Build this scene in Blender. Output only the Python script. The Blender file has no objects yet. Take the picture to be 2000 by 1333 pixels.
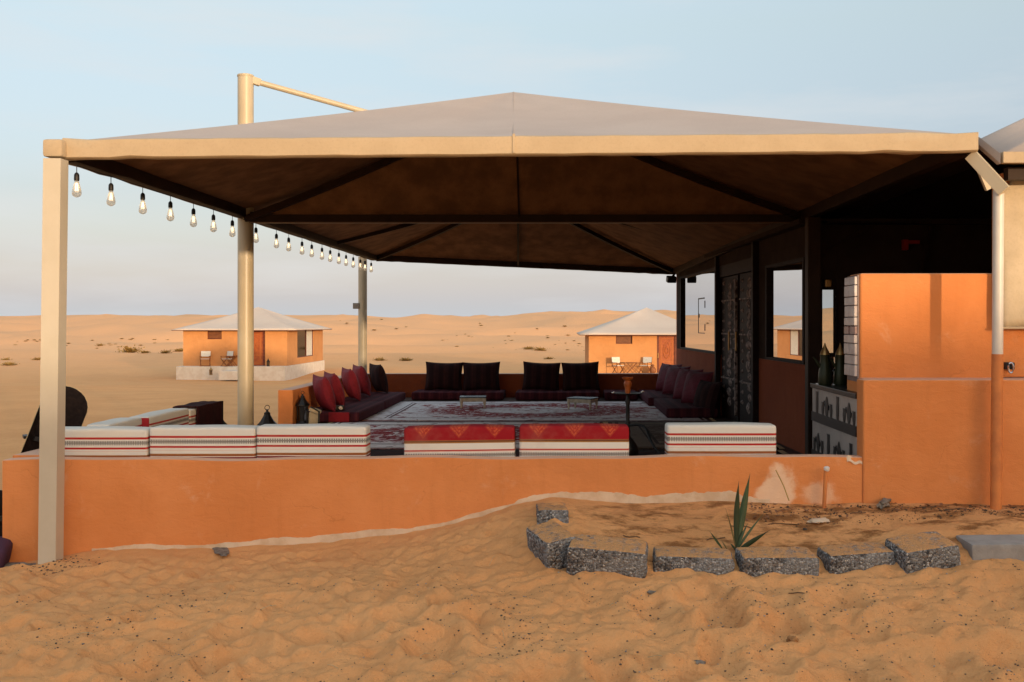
import bpy, bmesh, math, random
import numpy as np
from mathutils import Vector, Matrix, Euler
random.seed(7); rng = np.random.default_rng(7)
R = math.radians
sc = bpy.context.scene
COL = sc.collection

# ------------------------------------------------------------------ camera
EYE = 1.6; F = 1944.0; VX = 1095.0; VY = 632.0      # 35 mm lens; vanishing point measured on the 2000 px photo
cd = bpy.data.cameras.new('camera'); cam = bpy.data.objects.new('camera', cd); COL.objects.link(cam)
cd.lens = 35.0; cd.sensor_width = 36.0
cam.location = (0, 0, EYE); cam.rotation_euler = (R(90), 0, 0)
cd.shift_x = -(VX-1000)/2000; cd.shift_y = -(666.5-VY)/2000
cd.clip_start = 0.1; cd.clip_end = 6000
sc.camera = cam

# ------------------------------------------------------------------ light
SUN_AZ = 30.0        # degrees to the right of straight behind the camera
SUN_EL = 4.9
sun_dir = Vector((math.sin(R(SUN_AZ))*math.cos(R(SUN_EL)), -math.cos(R(SUN_AZ))*math.cos(R(SUN_EL)), math.sin(R(SUN_EL))))
ld = bpy.data.lights.new('sun', 'SUN'); sun = bpy.data.objects.new('sun', ld); COL.objects.link(sun)
sun.rotation_euler = (-sun_dir).to_track_quat('-Z', 'Y').to_euler()
sun.location = (30, -50, 30)
ld.energy = 2.0; ld.angle = R(1.0); ld.color = (1.0, 0.74, 0.48)
w = bpy.data.worlds.new('World'); sc.world = w; w.use_nodes = True
nt = w.node_tree; nt.nodes.clear()
sky = nt.nodes.new('ShaderNodeTexSky'); sky.sky_type = 'NISHITA'; sky.sun_disc = False
sky.sun_elevation = R(SUN_EL); sky.sun_rotation = R(180-SUN_AZ)
sky.air_density = 1.0; sky.dust_density = 3.0; sky.ozone_density = 1.0; sky.altitude = 100
tint = nt.nodes.new('ShaderNodeMix'); tint.data_type = 'RGBA'; tint.blend_type = 'MULTIPLY'
tint.inputs[0].default_value = 1.0; tint.inputs[7].default_value = (1.05, 0.975, 1.0, 1)
nt.links.new(sky.outputs[0], tint.inputs[6])
tc = nt.nodes.new('ShaderNodeTexCoord'); mp = nt.nodes.new('ShaderNodeMapping')
mp.inputs['Scale'].default_value = (1.6, 1.6, 9.0); mp.inputs['Location'].default_value = (0.37, 0.2, 0.1)
nz = nt.nodes.new('ShaderNodeTexNoise'); nz.inputs['Scale'].default_value = 2.2; nz.inputs['Detail'].default_value = 7; nz.inputs['Roughness'].default_value = 0.55
cr = nt.nodes.new('ShaderNodeValToRGB'); cr.color_ramp.elements[0].position = 0.47; cr.color_ramp.elements[1].position = 0.76
cr.color_ramp.elements[0].color = (0, 0, 0, 1); cr.color_ramp.elements[1].color = (0.55, 0.55, 0.55, 1)
nt.links.new(tc.outputs['Generated'], mp.inputs['Vector']); nt.links.new(mp.outputs[0], nz.inputs['Vector']); nt.links.new(nz.outputs[0], cr.inputs[0])
cl = nt.nodes.new('ShaderNodeMix'); cl.data_type = 'RGBA'; cl.blend_type = 'MIX'
cl.inputs[7].default_value = (3.4, 3.42, 3.45, 1)
# pale hazy air added to the clear sky: the same all round, fading from grey at the horizon to blue overhead
sx = nt.nodes.new('ShaderNodeSeparateXYZ'); nt.links.new(tc.outputs['Generated'], sx.inputs[0])
gr = nt.nodes.new('ShaderNodeValToRGB'); ge = gr.color_ramp.elements
for _ in range(4): ge.new(0.5)
for e_, (p_, c_) in zip(ge, ((0.0, (1.88, 2.05, 2.20)), (0.065, (0.70, 0.82, 1.38)), (0.12, (0.46, 0.54, 1.02)), (0.285, (0.96, 1.10, 1.12)), (0.5, (1.64, 1.90, 2.07)), (1.0, (1.90, 2.28, 2.45)))):
    e_.position = p_; e_.color = (c_[0]/3, c_[1]/3, c_[2]/3, 1)
nt.links.new(sx.outputs[2], gr.inputs[0])
sc3 = nt.nodes.new('ShaderNodeVectorMath'); sc3.operation = 'SCALE'; sc3.inputs['Scale'].default_value = 3.76
nt.links.new(gr.outputs[0], sc3.inputs[0])
ad = nt.nodes.new('ShaderNodeVectorMath'); ad.operation = 'ADD'
nt.links.new(tint.outputs[2], ad.inputs[0]); nt.links.new(sc3.outputs[0], ad.inputs[1])
nt.links.new(cr.outputs[0], cl.inputs[0]); nt.links.new(ad.outputs[0], cl.inputs[6])
bg = nt.nodes.new('ShaderNodeBackground'); bg.inputs['Strength'].default_value = 0.15
out = nt.nodes.new('ShaderNodeOutputWorld')
nt.links.new(cl.outputs[2], bg.inputs['Color']); nt.links.new(bg.outputs[0], out.inputs[0])
vs = sc.view_settings
vs.view_transform = 'Standard'; vs.look = 'None'; vs.gamma = 1; vs.use_curve_mapping = False
vs.exposure = 0.6
sc.render.engine = 'CYCLES'
sc.cycles.max_bounces = 6; sc.cycles.transparent_max_bounces = 12
try: sc.cycles.use_denoising = True
except Exception: pass

# ------------------------------------------------------------------ helpers
def P(px, py, d):                     # point at depth d that the photo shows at (px, py)
    return Vector(((px-VX)/F*d, d, EYE-(py-VY)/F*d))
def PX(px, d): return (px-VX)/F*d
def PZ(py, d): return EYE-(py-VY)/F*d

def link(o, parent=None):
    COL.objects.link(o)
    if parent is not None: o.parent = parent
    return o
def tag(o, label=None, cat=None, group=None, kind=None):
    if label: o['label'] = label
    if cat: o['category'] = cat
    if group: o['group'] = group
    if kind: o['kind'] = kind
    return o
def thing(name, label, cat, loc=(0, 0, 0), rz=0, group=None):
    o = bpy.data.objects.new(name, None); o.empty_display_size = 0.2
    o.location = loc; o.rotation_euler = (0, 0, rz)
    return tag(link(o), label, cat, group)
def kids(o): return [c for c in bpy.data.objects if c.parent == o]
def copy_tree(o, parent=None, loc=None, rz=None, rot=None, label=None, scale=None):
    c = o.copy(); COL.objects.link(c); c.parent = parent
    for ch in kids(o): copy_tree(ch, c)
    if loc is not None: c.location = loc
    if rz is not None: c.rotation_euler = (0, 0, rz)
    if rot is not None: c.rotation_euler = rot
    if scale is not None: c.scale = scale
    if label: c['label'] = label
    return c

class MB:
    """collects geometry and links it as one mesh object"""
    def __init__(s): s.bm = bmesh.new()
    def _xf(s, vs, M):
        if M is not None: bmesh.ops.transform(s.bm, matrix=M, verts=vs)
    def box(s, c, size, rot=None, bev=0, seg=2):
        r = bmesh.ops.create_cube(s.bm, size=1.0); vs = r['verts']
        bmesh.ops.scale(s.bm, vec=size, verts=vs)
        if bev > 0:
            es = list({e for v in vs for e in v.link_edges})
            r2 = bmesh.ops.bevel(s.bm, geom=es, offset=bev, segments=seg, profile=0.6, affect='EDGES')
            vs = list({v for f in r2['faces'] for v in f.verts} | {v for v in vs if v.is_valid})
            stack = list(vs); seen = set(vs)
            while stack:
                v = stack.pop()
                for e in v.link_edges:
                    o = e.other_vert(v)
                    if o not in seen: seen.add(o); stack.append(o)
            vs = list(seen)
        M = Matrix.Translation(c)
        if rot is not None: M = M @ Euler(rot).to_matrix().to_4x4()
        s._xf(vs, M); return s
    def box2(s, a, b, bev=0, seg=2):
        a = Vector(a); b = Vector(b)
        return s.box((a+b)/2, (abs(b.x-a.x), abs(b.y-a.y), abs(b.z-a.z)), bev=bev, seg=seg)
    def faces(s, verts, faces):
        vv = [s.bm.verts.new(v) for v in verts]
        for f in faces:
            try: s.bm.faces.new([vv[i] for i in f])
            except ValueError: pass
        return s
    def prism(s, pts, y0, y1):           # outline in x,z pushed from y0 to y1
        n = len(pts)
        vv = [(p[0], y0, p[1]) for p in pts]+[(p[0], y1, p[1]) for p in pts]
        fs = [tuple(range(n)), tuple(range(2*n-1, n-1, -1))]
        for i in range(n):
            j = (i+1) % n; fs.append((j, i, n+i, n+j))
        return s.faces(vv, fs)
    def tube(s, path, rad, n=8, cap=True):
        path = [Vector(p) for p in path]
        rad = rad if isinstance(rad, (list, tuple)) else [rad]*len(path)
        rings = []
        up = Vector((0, 0, 1))
        for i, p in enumerate(path):
            t = (path[min(i+1, len(path)-1)]-path[max(i-1, 0)]).normalized()
            u = up if abs(t.dot(up)) < 0.95 else Vector((1, 0, 0))
            a = t.cross(u).normalized(); b = a.cross(t).normalized()
            rings.append([s.bm.verts.new(p+(a*math.cos(k*2*math.pi/n)+b*math.sin(k*2*math.pi/n))*rad[i]) for k in range(n)])
        for i in range(len(rings)-1):
            for k in range(n):
                s.bm.faces.new((rings[i][k], rings[i][(k+1) % n], rings[i+1][(k+1) % n], rings[i+1][k]))
        if cap:
            s.bm.faces.new(rings[0][::-1]); s.bm.faces.new(rings[-1])
        return s
    def bar(s, a, b, wd, ht):            # rectangular bar between two points
        a = Vector(a); b = Vector(b); t = b-a; L = t.length
        q = t.to_track_quat('X', 'Z')
        r = bmesh.ops.create_cube(s.bm, size=1.0)
        bmesh.ops.scale(s.bm, vec=(L, wd, ht), verts=r['verts'])
        s._xf(r['verts'], Matrix.Translation((a+b)/2) @ q.to_matrix().to_4x4()); return s
    def lathe(s, prof, c=(0, 0, 0), n=16):
        rings = []
        for (r, z) in prof:
            rings.append([s.bm.verts.new((c[0]+r*math.cos(k*2*math.pi/n), c[1]+r*math.sin(k*2*math.pi/n), c[2]+z)) for k in range(n)])
        for i in range(len(rings)-1):
            for k in range(n):
                s.bm.faces.new((rings[i][k], rings[i][(k+1) % n], rings[i+1][(k+1) % n], rings[i+1][k]))
        s.bm.faces.new(rings[0][::-1]); s.bm.faces.new(rings[-1]); return s
    def grid(s, fn, nu, nv):
        vv = [[s.bm.verts.new(fn(i/nu, j/nv)) for j in range(nv+1)] for i in range(nu+1)]
        for i in range(nu):
            for j in range(nv):
                s.bm.faces.new((vv[i][j], vv[i+1][j], vv[i+1][j+1], vv[i][j+1]))
        return s
    def build(s, name, mat, parent=None, smooth=False, world=True, solid=0, offs=-1, normals=True):
        if normals: bmesh.ops.recalc_face_normals(s.bm, faces=s.bm.faces[:])
        me = bpy.data.meshes.new(name); 
        if parent is not None and world and parent.type == 'EMPTY' and parent.parent is None:
            # coordinates were given in the world: bring them into the thing's own frame
            L = Vector(parent.location)
            M = (Matrix.Translation(L) @ Euler(parent.rotation_euler).to_matrix().to_4x4()).inverted()
            bmesh.ops.transform(s.bm, matrix=M, verts=s.bm.verts[:])
        s.bm.to_mesh(me); s.bm.free()
        if mat is not None: me.materials.append(mat)
        if smooth:
            me.polygons.foreach_set('use_smooth', [True]*len(me.polygons))
            try: me.set_sharp_from_angle(angle=R(45))
            except Exception: pass
        o = link(bpy.data.objects.new(name, me), parent)
        if solid:
            m = o.modifiers.new('thickness', 'SOLIDIFY'); m.thickness = solid; m.offset = offs
        return o
    def local(s, name, mat, parent=None, smooth=False, **k): return s.build(name, mat, parent, smooth, world=False, **k)

# ---- materials
class NT:
    def __init__(s, name):
        s.m = bpy.data.materials.new(name); s.m.use_nodes = True; s.t = s.m.node_tree
        s.b = s.t.nodes['Principled BSDF']
    def n(s, typ, **kw):
        x = s.t.nodes.new(typ)
        for k, v in kw.items(): setattr(x, k, v)
        return x
    def l(s, a, b): s.t.links.new(a, b)
    def math(s, op, a, b=None, c=None, clamp=False):
        x = s.n('ShaderNodeMath', operation=op); x.use_clamp = clamp
        for i, v in enumerate((a, b, c)):
            if v is None: continue
            if isinstance(v, (int, float)): x.inputs[i].default_value = v
            else: s.l(v, x.inputs[i])
        return x.outputs[0]
    def mix(s, f, a, b, blend='MIX'):
        x = s.n('ShaderNodeMix'); x.data_type = 'RGBA'; x.blend_type = blend
        for i, v in ((0, f), (6, a), (7, b)):
            if isinstance(v, (int, float)): x.inputs[i].default_value = v
            elif isinstance(v, tuple): x.inputs[i].default_value = (*v, 1) if len(v) == 3 else v
            else: s.l(v, x.inputs[i])
        return x.outputs[2]
    def obj(s): return s.n('ShaderNodeTexCoord').outputs['Object']
    def scaled(s, v, sx, sy, sz, loc=(0, 0, 0)):
        x = s.n('ShaderNodeMapping'); x.inputs['Scale'].default_value = (sx, sy, sz); x.inputs['Location'].default_value = loc
        s.l(v, x.inputs['Vector']); return x.outputs[0]
    def noise(s, v, scale, detail=4, rough=0.55, dist=0):
        x = s.n('ShaderNodeTexNoise'); x.inputs['Scale'].default_value = scale; x.inputs['Detail'].default_value = detail
        x.inputs['Roughness'].default_value = rough; x.inputs['Distortion'].default_value = dist
        if v is not None: s.l(v, x.inputs['Vector'])
        return x.outputs[0]
    def step(s, v, a, b):              # smooth 0..1 between a and b
        x = s.n('ShaderNodeMapRange'); x.interpolation_type = 'SMOOTHSTEP'
        x.inputs['From Min'].default_value = a; x.inputs['From Max'].default_value = b
        s.l(v, x.inputs['Value']); return x.outputs[0]
    def ramp(s, v, stops, interp='LINEAR'):
        x = s.n('ShaderNodeValToRGB'); e = x.color_ramp; e.interpolation = interp
        while len(e.elements) < len(stops): e.elements.new(0.5)
        for el, (p, c) in zip(e.elements, sorted(stops, key=lambda q: q[0])):
            el.position = p; el.color = (*c, 1)
        s.l(v, x.inputs[0]); return x.outputs[0]
    def bump(s, h, strength=0.3, dist=0.01, prev=None):
        x = s.n('ShaderNodeBump'); x.inputs['Strength'].default_value = strength; x.inputs['Distance'].default_value = dist
        s.l(h, x.inputs['Height'])
        if prev is not None: s.l(prev, x.inputs['Normal'])
        s.l(x.outputs[0], s.b.inputs['Normal']); return x.outputs[0]
    def color(s, c):
        if isinstance(c, tuple): s.b.inputs['Base Color'].default_value = (*c, 1)
        else: s.l(c, s.b.inputs['Base Color'])
    def sep(s, v):
        x = s.n('ShaderNodeSeparateXYZ'); s.l(v, x.inputs[0]); return x.outputs
    def set(s, rough=0.8, metal=0, spec=0.3):
        s.b.inputs['Roughness'].default_value = rough; s.b.inputs['Metallic'].default_value = metal
        s.b.inputs['Specular IOR Level'].default_value = spec
        return s.m

def simple(name, c1, c2=None, scale=6, rough=0.8, metal=0, spec=0.3, bump=0, bscale=60, bdist=0.01, detail=5):
    a = NT(name); v = a.obj()
    if c2 is None: c2 = tuple(x*0.86 for x in c1)
    a.color(a.mix(a.step(a.noise(v, scale, detail, 0.6), 0.35, 0.65), c1, c2))
    if bump: a.bump(a.noise(v, bscale, 4), bump, bdist)
    return a.set(rough, metal, spec)

def plaster(name, c1, c2, pale, patch=None, foot=None):
    a = NT(name); v = a.obj()
    col = a.mix(a.step(a.noise(v, 1.3, 6, 0.65), 0.3, 0.7), c1, c2)
    col = a.mix(a.math('MULTIPLY', a.step(a.noise(v, 4.5, 8, 0.7, 0.4), 0.58, 0.78), 0.35), col, pale)
    col = a.mix(a.math('MULTIPLY', a.step(a.noise(v, 38, 3, 0.6), 0.66, 0.74), 0.30), col, tuple(x*0.72 for x in c2))
    streak = a.noise(a.scaled(v, 3.0, 3.0, 0.35), 4, 5, 0.6)
    col = a.mix(a.math('MULTIPLY', a.step(streak, 0.52, 0.72), 0.22), col, tuple(x*0.8 for x in c2))
    vc = a.n('ShaderNodeTexVoronoi'); vc.feature = 'DISTANCE_TO_EDGE'; vc.inputs['Scale'].default_value = 1.1
    wv = a.n('ShaderNodeVectorMath', operation='ADD'); a.l(v, wv.inputs[0])
    nv = a.n('ShaderNodeTexNoise'); nv.inputs['Scale'].default_value = 5; nv.inputs['Detail'].default_value = 6; a.l(v, nv.inputs['Vector'])
    sv = a.n('ShaderNodeVectorMath', operation='SCALE'); sv.inputs['Scale'].default_value = 0.30; a.l(nv.outputs['Color'], sv.inputs[0]); a.l(sv.outputs[0], wv.inputs[1])
    a.l(wv.outputs[0], vc.inputs['Vector'])
    crk = a.math('MULTIPLY', a.math('SUBTRACT', 1.0, a.step(vc.outputs['Distance'], 0.0015, 0.0045)), a.step(a.noise(v, 1.7, 3), 0.54, 0.62))
    col = a.mix(a.math('MULTIPLY', crk, 0.16), col, tuple(x*0.45 for x in c2))
    col = a.mix(a.math('MULTIPLY', a.step(a.noise(a.scaled(v, 1, 1, 1, (3, 1, 2)), 0.8, 7, 0.7, 0.8), 0.50, 0.66), 0.30), col, tuple(x*0.78 for x in c2))
    ge = a.n('ShaderNodeNewGeometry'); up = a.sep(ge.outputs['Normal'])[2]      # pale dust lying on the tops
    col = a.mix(a.math('MULTIPLY', a.step(up, 0.6, 0.95), a.math('ADD', 0.45, a.math('MULTIPLY', a.noise(v, 11, 4), 0.5))), col, (0.66, 0.47, 0.36))
    if patch is not None:              # worn spots: (x, z, rx, rz, strength)
        xyz = a.sep(v)
        wob = a.noise(v, 7, 5, 0.65)
        for (cx, cz, rx, rz, st) in patch:
            dx = a.math('DIVIDE', a.math('SUBTRACT', xyz[0], cx), rx); dz = a.math('DIVIDE', a.math('SUBTRACT', xyz[2], cz), rz)
            r = a.math('SQRT', a.math('ADD', a.math('MULTIPLY', dx, dx), a.math('MULTIPLY', dz, dz)))
            r = a.math('ADD', r, a.math('MULTIPLY', a.math('SUBTRACT', wob, 0.5), 1.5))
            f = a.math('SUBTRACT', 1.0, a.step(r, 0.55, 1.0))
            col = a.mix(a.math('MULTIPLY', f, st), col, pale)
    a.color(col)
    h = a.math('ADD', a.math('ADD', a.noise(v, 130, 3, 0.6), a.math('MULTIPLY', a.noise(a.scaled(v, 1, 1, 2.2), 9, 5, 0.6, 0.5), 3.2)), a.math('MULTIPLY', crk, -0.5))
    a.bump(h, 0.32, 0.006)
    return a.set(0.88, 0, 0.2)

def woven(name, c1, c2, freq=260, rough=0.85, var=2.0, wr=0.0):
    a = NT(name); v = a.obj()
    col = a.mix(a.step(a.noise(v, var, 5, 0.6), 0.3, 0.7), c1, c2)
    col = a.mix(a.math('MULTIPLY', a.step(a.noise(a.scaled(v, 1, 1, 1), 60, 4, 0.7), 0.45, 0.75), 0.3), col, tuple(x*0.75 for x in c2))
    a.color(col)
    h = a.noise(v, freq, 2)
    if wr: h = a.math('ADD', a.math('MULTIPLY', h, 0.2), a.math('MULTIPLY', a.noise(v, 5.0, 5, 0.55, 0.6), wr))
    a.bump(h, 0.3, 0.01)
    return a.set(rough, 0, 0.2)

M = {}
M['orange'] = plaster('orange_plaster', (0.72, 0.270, 0.090), (0.64, 0.222, 0.066), (0.80, 0.53, 0.34),
      patch=[(PX(1522, 6.4), PZ(955, 6.4), 0.12, 0.17, 0.95), (PX(1500, 6.4), PZ(972, 6.4), 0.10, 0.10, 0.9), (PX(1600, 6.4), PZ(965, 6.4), 0.14, 0.10, 0.6),
             (PX(1765, 6.4), PZ(862, 6.4), 0.06, 0.16, 0.45), (PX(1752, 6.4), PZ(868, 6.4), 0.05, 0.03, 0.7), (PX(1790, 6.4), PZ(884, 6.4), 0.03, 0.02, 0.7),
             (PX(1720, 6.4), PZ(742, 6.4), 0.5, 0.02, 0.4)])
M['inner'] = plaster('shade_toned_plaster', (0.30, 0.075, 0.028), (0.24, 0.055, 0.02), (0.36, 0.13, 0.06))  # interior shade put into the colour, darker than the orange outside
M['cabinwall'] = plaster('cabin_plaster', (0.62, 0.30, 0.118), (0.57, 0.265, 0.10), (0.68, 0.43, 0.23))
M['pale'] = simple('pale_base_plaster', (0.72, 0.56, 0.40), (0.60, 0.43, 0.28), 9, 0.9, bump=0.3, bscale=80)
M['white'] = simple('white_plaster', (0.74, 0.68, 0.58), (0.66, 0.58, 0.47), 3, 0.9, bump=0.2, bscale=40)
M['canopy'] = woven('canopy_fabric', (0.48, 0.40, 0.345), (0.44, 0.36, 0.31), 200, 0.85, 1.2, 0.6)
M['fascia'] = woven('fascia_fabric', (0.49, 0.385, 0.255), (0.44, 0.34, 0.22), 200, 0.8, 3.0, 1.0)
M['lining'] = woven('shade_toned_lining', (0.27, 0.130, 0.058), (0.15, 0.070, 0.030), 160, 0.9, 4.0, 0.5)  # underside shade is painted in: brown instead of the cover's beige
M['roofcabin'] = woven('cabin_roof_fabric', (0.64, 0.525, 0.425), (0.60, 0.48, 0.385), 60, 0.85, 0.6)
M['cream'] = simple('cream_steel', (0.54, 0.455, 0.31), (0.49, 0.405, 0.265), 3, 0.38, 0, 0.5, bump=0.03, bscale=30)
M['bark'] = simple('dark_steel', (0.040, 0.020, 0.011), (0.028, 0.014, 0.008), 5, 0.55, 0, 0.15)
M['orangesteel'] = simple('orange_steel', (0.64, 0.22, 0.06), (0.52, 0.17, 0.05), 8, 0.5, 0, 0.4, bump=0.1, bscale=50)
M['greysteel'] = simple('grey_pipe', (0.30, 0.26, 0.22), (0.2, 0.17, 0.14), 20, 0.5, 0.3, 0.5)
M['whiteplastic'] = simple('white_plastic', (0.8, 0.78, 0.74), None, 20, 0.35, 0, 0.5)
M['black'] = simple('black_plastic', (0.018, 0.017, 0.017), (0.012, 0.012, 0.012), 20, 0.5, 0, 0.4)
M['blackmatte'] = simple('black_fabric', (0.02, 0.014, 0.013), (0.012, 0.009, 0.009), 30, 0.95, 0, 0.1, bump=0.3, bscale=200)
M['boardedge'] = simple('board_edge', (0.6, 0.45, 0.25), None, 20, 0.5)
M['darkwood'] = simple('dark_wood', (0.022, 0.011, 0.008), (0.014, 0.007, 0.005), 12, 0.6, 0, 0.12, bump=0.3, bscale=60)
M['carving'] = simple('highlight_toned_carving', (0.36, 0.27, 0.23), (0.03, 0.015, 0.01), 16, 0.7, 0, 0.3)  # highlights of the carving painted in as pale tone on the relief
M['doorwood'] = simple('carved_door_wood', (0.40, 0.10, 0.022), (0.30, 0.07, 0.016), 5, 0.5, 0, 0.4)
M['doorwood2'] = simple('door_frame_wood', (0.16, 0.035, 0.012), (0.10, 0.02, 0.008), 5, 0.5, 0, 0.4)
M['chairwood'] = simple('teak_wood', (0.26, 0.10, 0.035), (0.20, 0.07, 0.025), 12, 0.5)
M['canvaswhite'] = simple('white_canvas', (0.72, 0.70, 0.62), None, 9, 0.9)
M['winpanel'] = simple('brown_shutter', (0.20, 0.07, 0.02), (0.15, 0.05, 0.015), 6, 0.4, 0, 0.5)
M['tablewhite'] = simple('worn_white_paint', (0.62, 0.55, 0.42), (0.45, 0.38, 0.27), 14, 0.6)
M['tabletop'] = simple('slate_top', (0.10, 0.12, 0.13), (0.06, 0.08, 0.09), 10, 0.25, 0, 0.5)
M['clay'] = simple('orange_clay', (0.62, 0.16, 0.03), (0.5, 0.11, 0.02), 10, 0.45, 0, 0.5)
M['chrome'] = simple('polished_steel', (0.7, 0.68, 0.66), None, 9, 0.2, 1.0)
M['counterwhite'] = simple('counter_glaze', (0.42, 0.365, 0.32), (0.36, 0.30, 0.265), 5, 0.45, 0, 0.4)
M['counterdark'] = simple('counter_dark_glaze', (0.022, 0.020, 0.018), None, 12, 0.35, 0, 0.5)
M['tile'] = simple('grey_white_tile', (0.58, 0.52, 0.49), (0.46, 0.38, 0.36), 9, 0.35, 0, 0.5)
M['tile2'] = simple('mauve_tile', (0.26, 0.14, 0.12), (0.34, 0.22, 0.20), 9, 0.35, 0, 0.5)
M['grout'] = simple('dark_grout', (0.27, 0.21, 0.19), None, 20, 0.9)
M['lantern'] = simple('lantern_metal', (0.035, 0.032, 0.030), (0.02, 0.018, 0.016), 20, 0.4, 0.6, 0.5)
M['brass'] = simple('brass', (0.42, 0.25, 0.09), (0.3, 0.17, 0.06), 10, 0.35, 0.8)
M['terracotta'] = simple('terracotta', (0.30, 0.12, 0.05), (0.22, 0.08, 0.03), 10, 0.7)
M['creamfabric'] = simple('cream_fabric', (0.62, 0.48, 0.28), None, 14, 0.9)
M['floor'] = simple('floor_screed', (0.10, 0.06, 0.045), (0.07, 0.04, 0.03), 4, 0.8, bump=0.2, bscale=30)
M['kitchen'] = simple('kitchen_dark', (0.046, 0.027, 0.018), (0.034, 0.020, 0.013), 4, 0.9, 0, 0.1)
M['greenpot'] = simple('green_glazed', (0.03, 0.035, 0.016), None, 14, 0.35, 0.3)
M['redtrim'] = simple('red_trim', (0.35, 0.02, 0.012), None, 14, 0.5)
M['leaf'] = simple('leaf_green', (0.045, 0.085, 0.03), (0.03, 0.06, 0.022), 14, 0.45, 0, 0.5, bump=0.2, bscale=120)
M['leafdark'] = simple('leaf_dark', (0.022, 0.042, 0.018), (0.03, 0.05, 0.02), 14, 0.45, 0, 0.5)
M['leafdry'] = simple('leaf_dry', (0.22, 0.16, 0.06), (0.14, 0.09, 0.03), 14, 0.7)
M['straw'] = simple('straw', (0.50, 0.40, 0.24), (0.40, 0.30, 0.16), 30, 0.8)
M['twig'] = simple('dead_twig', (0.10, 0.06, 0.035), None, 30, 0.9)
M['shrub'] = simple('desert_shrub_leaf', (0.34, 0.21, 0.06), (0.24, 0.15, 0.042), 3, 0.85)
M['pebble'] = simple('pebble_stone', (0.10, 0.09, 0.085), (0.34, 0.30, 0.27), 9, 0.8)
M['pebdark'] = simple('dark_pebble', (0.05, 0.04, 0.034), (0.12, 0.085, 0.06), 9, 0.8)
M['clod'] = simple('sand_clod', (0.36, 0.18, 0.07), (0.28, 0.13, 0.05), 16, 0.95, bump=0.6, bscale=40, bdist=0.03)
M['rubble'] = simple('concrete_rubble', (0.26, 0.22, 0.18), (0.16, 0.13, 0.10), 30, 0.95, bump=0.8, bscale=60, bdist=0.02)
M['bagblack'] = simple('black_bag', (0.012, 0.011, 0.012), None, 10, 0.35, 0, 0.5)
M['purple'] = simple('purple_fabric', (0.07, 0.03, 0.06), None, 10, 0.9)

def mirror_glass(name, tint, rough=0.0, fac=0.85):
    a = NT(name)
    g = a.n('ShaderNodeBsdfGlossy'); g.inputs['Color'].default_value = (*tint, 1); g.inputs['Roughness'].default_value = rough
    d = a.n('ShaderNodeBsdfDiffuse'); d.inputs['Color'].default_value = (0.012, 0.010, 0.009, 1)
    m = a.n('ShaderNodeMixShader'); m.inputs[0].default_value = fac
    a.l(d.outputs[0], m.inputs[1]); a.l(g.outputs[0], m.inputs[2])
    o = [x for x in a.t.nodes if x.type == 'OUTPUT_MATERIAL'][0]
    a.l(m.outputs[0], o.inputs['Surface']); return a.m
M['mirror'] = mirror_glass('reflective_glass', (0.86, 0.86, 0.88))
def clear_glass():
    a = NT('clear_glass'); t = a.n('ShaderNodeBsdfTransparent'); t.inputs[0].default_value = (0.86, 0.88, 0.87, 1)
    g = a.n('ShaderNodeBsdfGlossy'); g.inputs['Roughness'].default_value = 0.0; m = a.n('ShaderNodeMixShader'); m.inputs[0].default_value = 0.08
    a.l(t.outputs[0], m.inputs[1]); a.l(g.outputs[0], m.inputs[2]); o = [x for x in a.t.nodes if x.type == 'OUTPUT_MATERIAL'][0]
    a.l(m.outputs[0], o.inputs['Surface']); return a.m
M['clear'] = clear_glass()
M['cabinglass'] = mirror_glass('cabin_glass', (0.4, 0.38, 0.36), 0.05, 0.5)

def bulb_glass():
    a = NT('bulb_glass')
    t = a.n('ShaderNodeBsdfTransparent'); t.inputs[0].default_value = (0.96, 0.95, 0.92, 1)
    tr = a.n('ShaderNodeBsdfTranslucent'); tr.inputs[0].default_value = (0.95, 0.90, 0.80, 1)
    g = a.n('ShaderNodeBsdfGlossy'); g.inputs['Roughness'].default_value = 0.03; g.inputs['Color'].default_value = (0.9, 0.9, 0.9, 1)
    lw = a.n('ShaderNodeLayerWeight'); lw.inputs['Blend'].default_value = 0.35
    m1 = a.n('ShaderNodeMixShader'); m1.inputs[0].default_value = 0.5
    a.l(t.outputs[0], m1.inputs[1]); a.l(tr.outputs[0], m1.inputs[2])
    m2 = a.n('ShaderNodeMixShader'); a.l(a.math('MULTIPLY', lw.outputs['Facing'], 0.55), m2.inputs[0])
    a.l(m1.outputs[0], m2.inputs[1]); a.l(g.outputs[0], m2.inputs[2])
    o = [x for x in a.t.nodes if x.type == 'OUTPUT_MATERIAL'][0]
    a.l(m2.outputs[0], o.inputs['Surface']); return a.m
M['bulb'] = bulb_glass()
def emit(name, c, s):
    a = NT(name); a.color(c); a.b.inputs['Emission Color'].default_value = (*c, 1); a.b.inputs['Emission Strength'].default_value = s
    return a.m
M['filament'] = emit('filament_glow', (1.0, 0.80, 0.52), 2.2)

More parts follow.
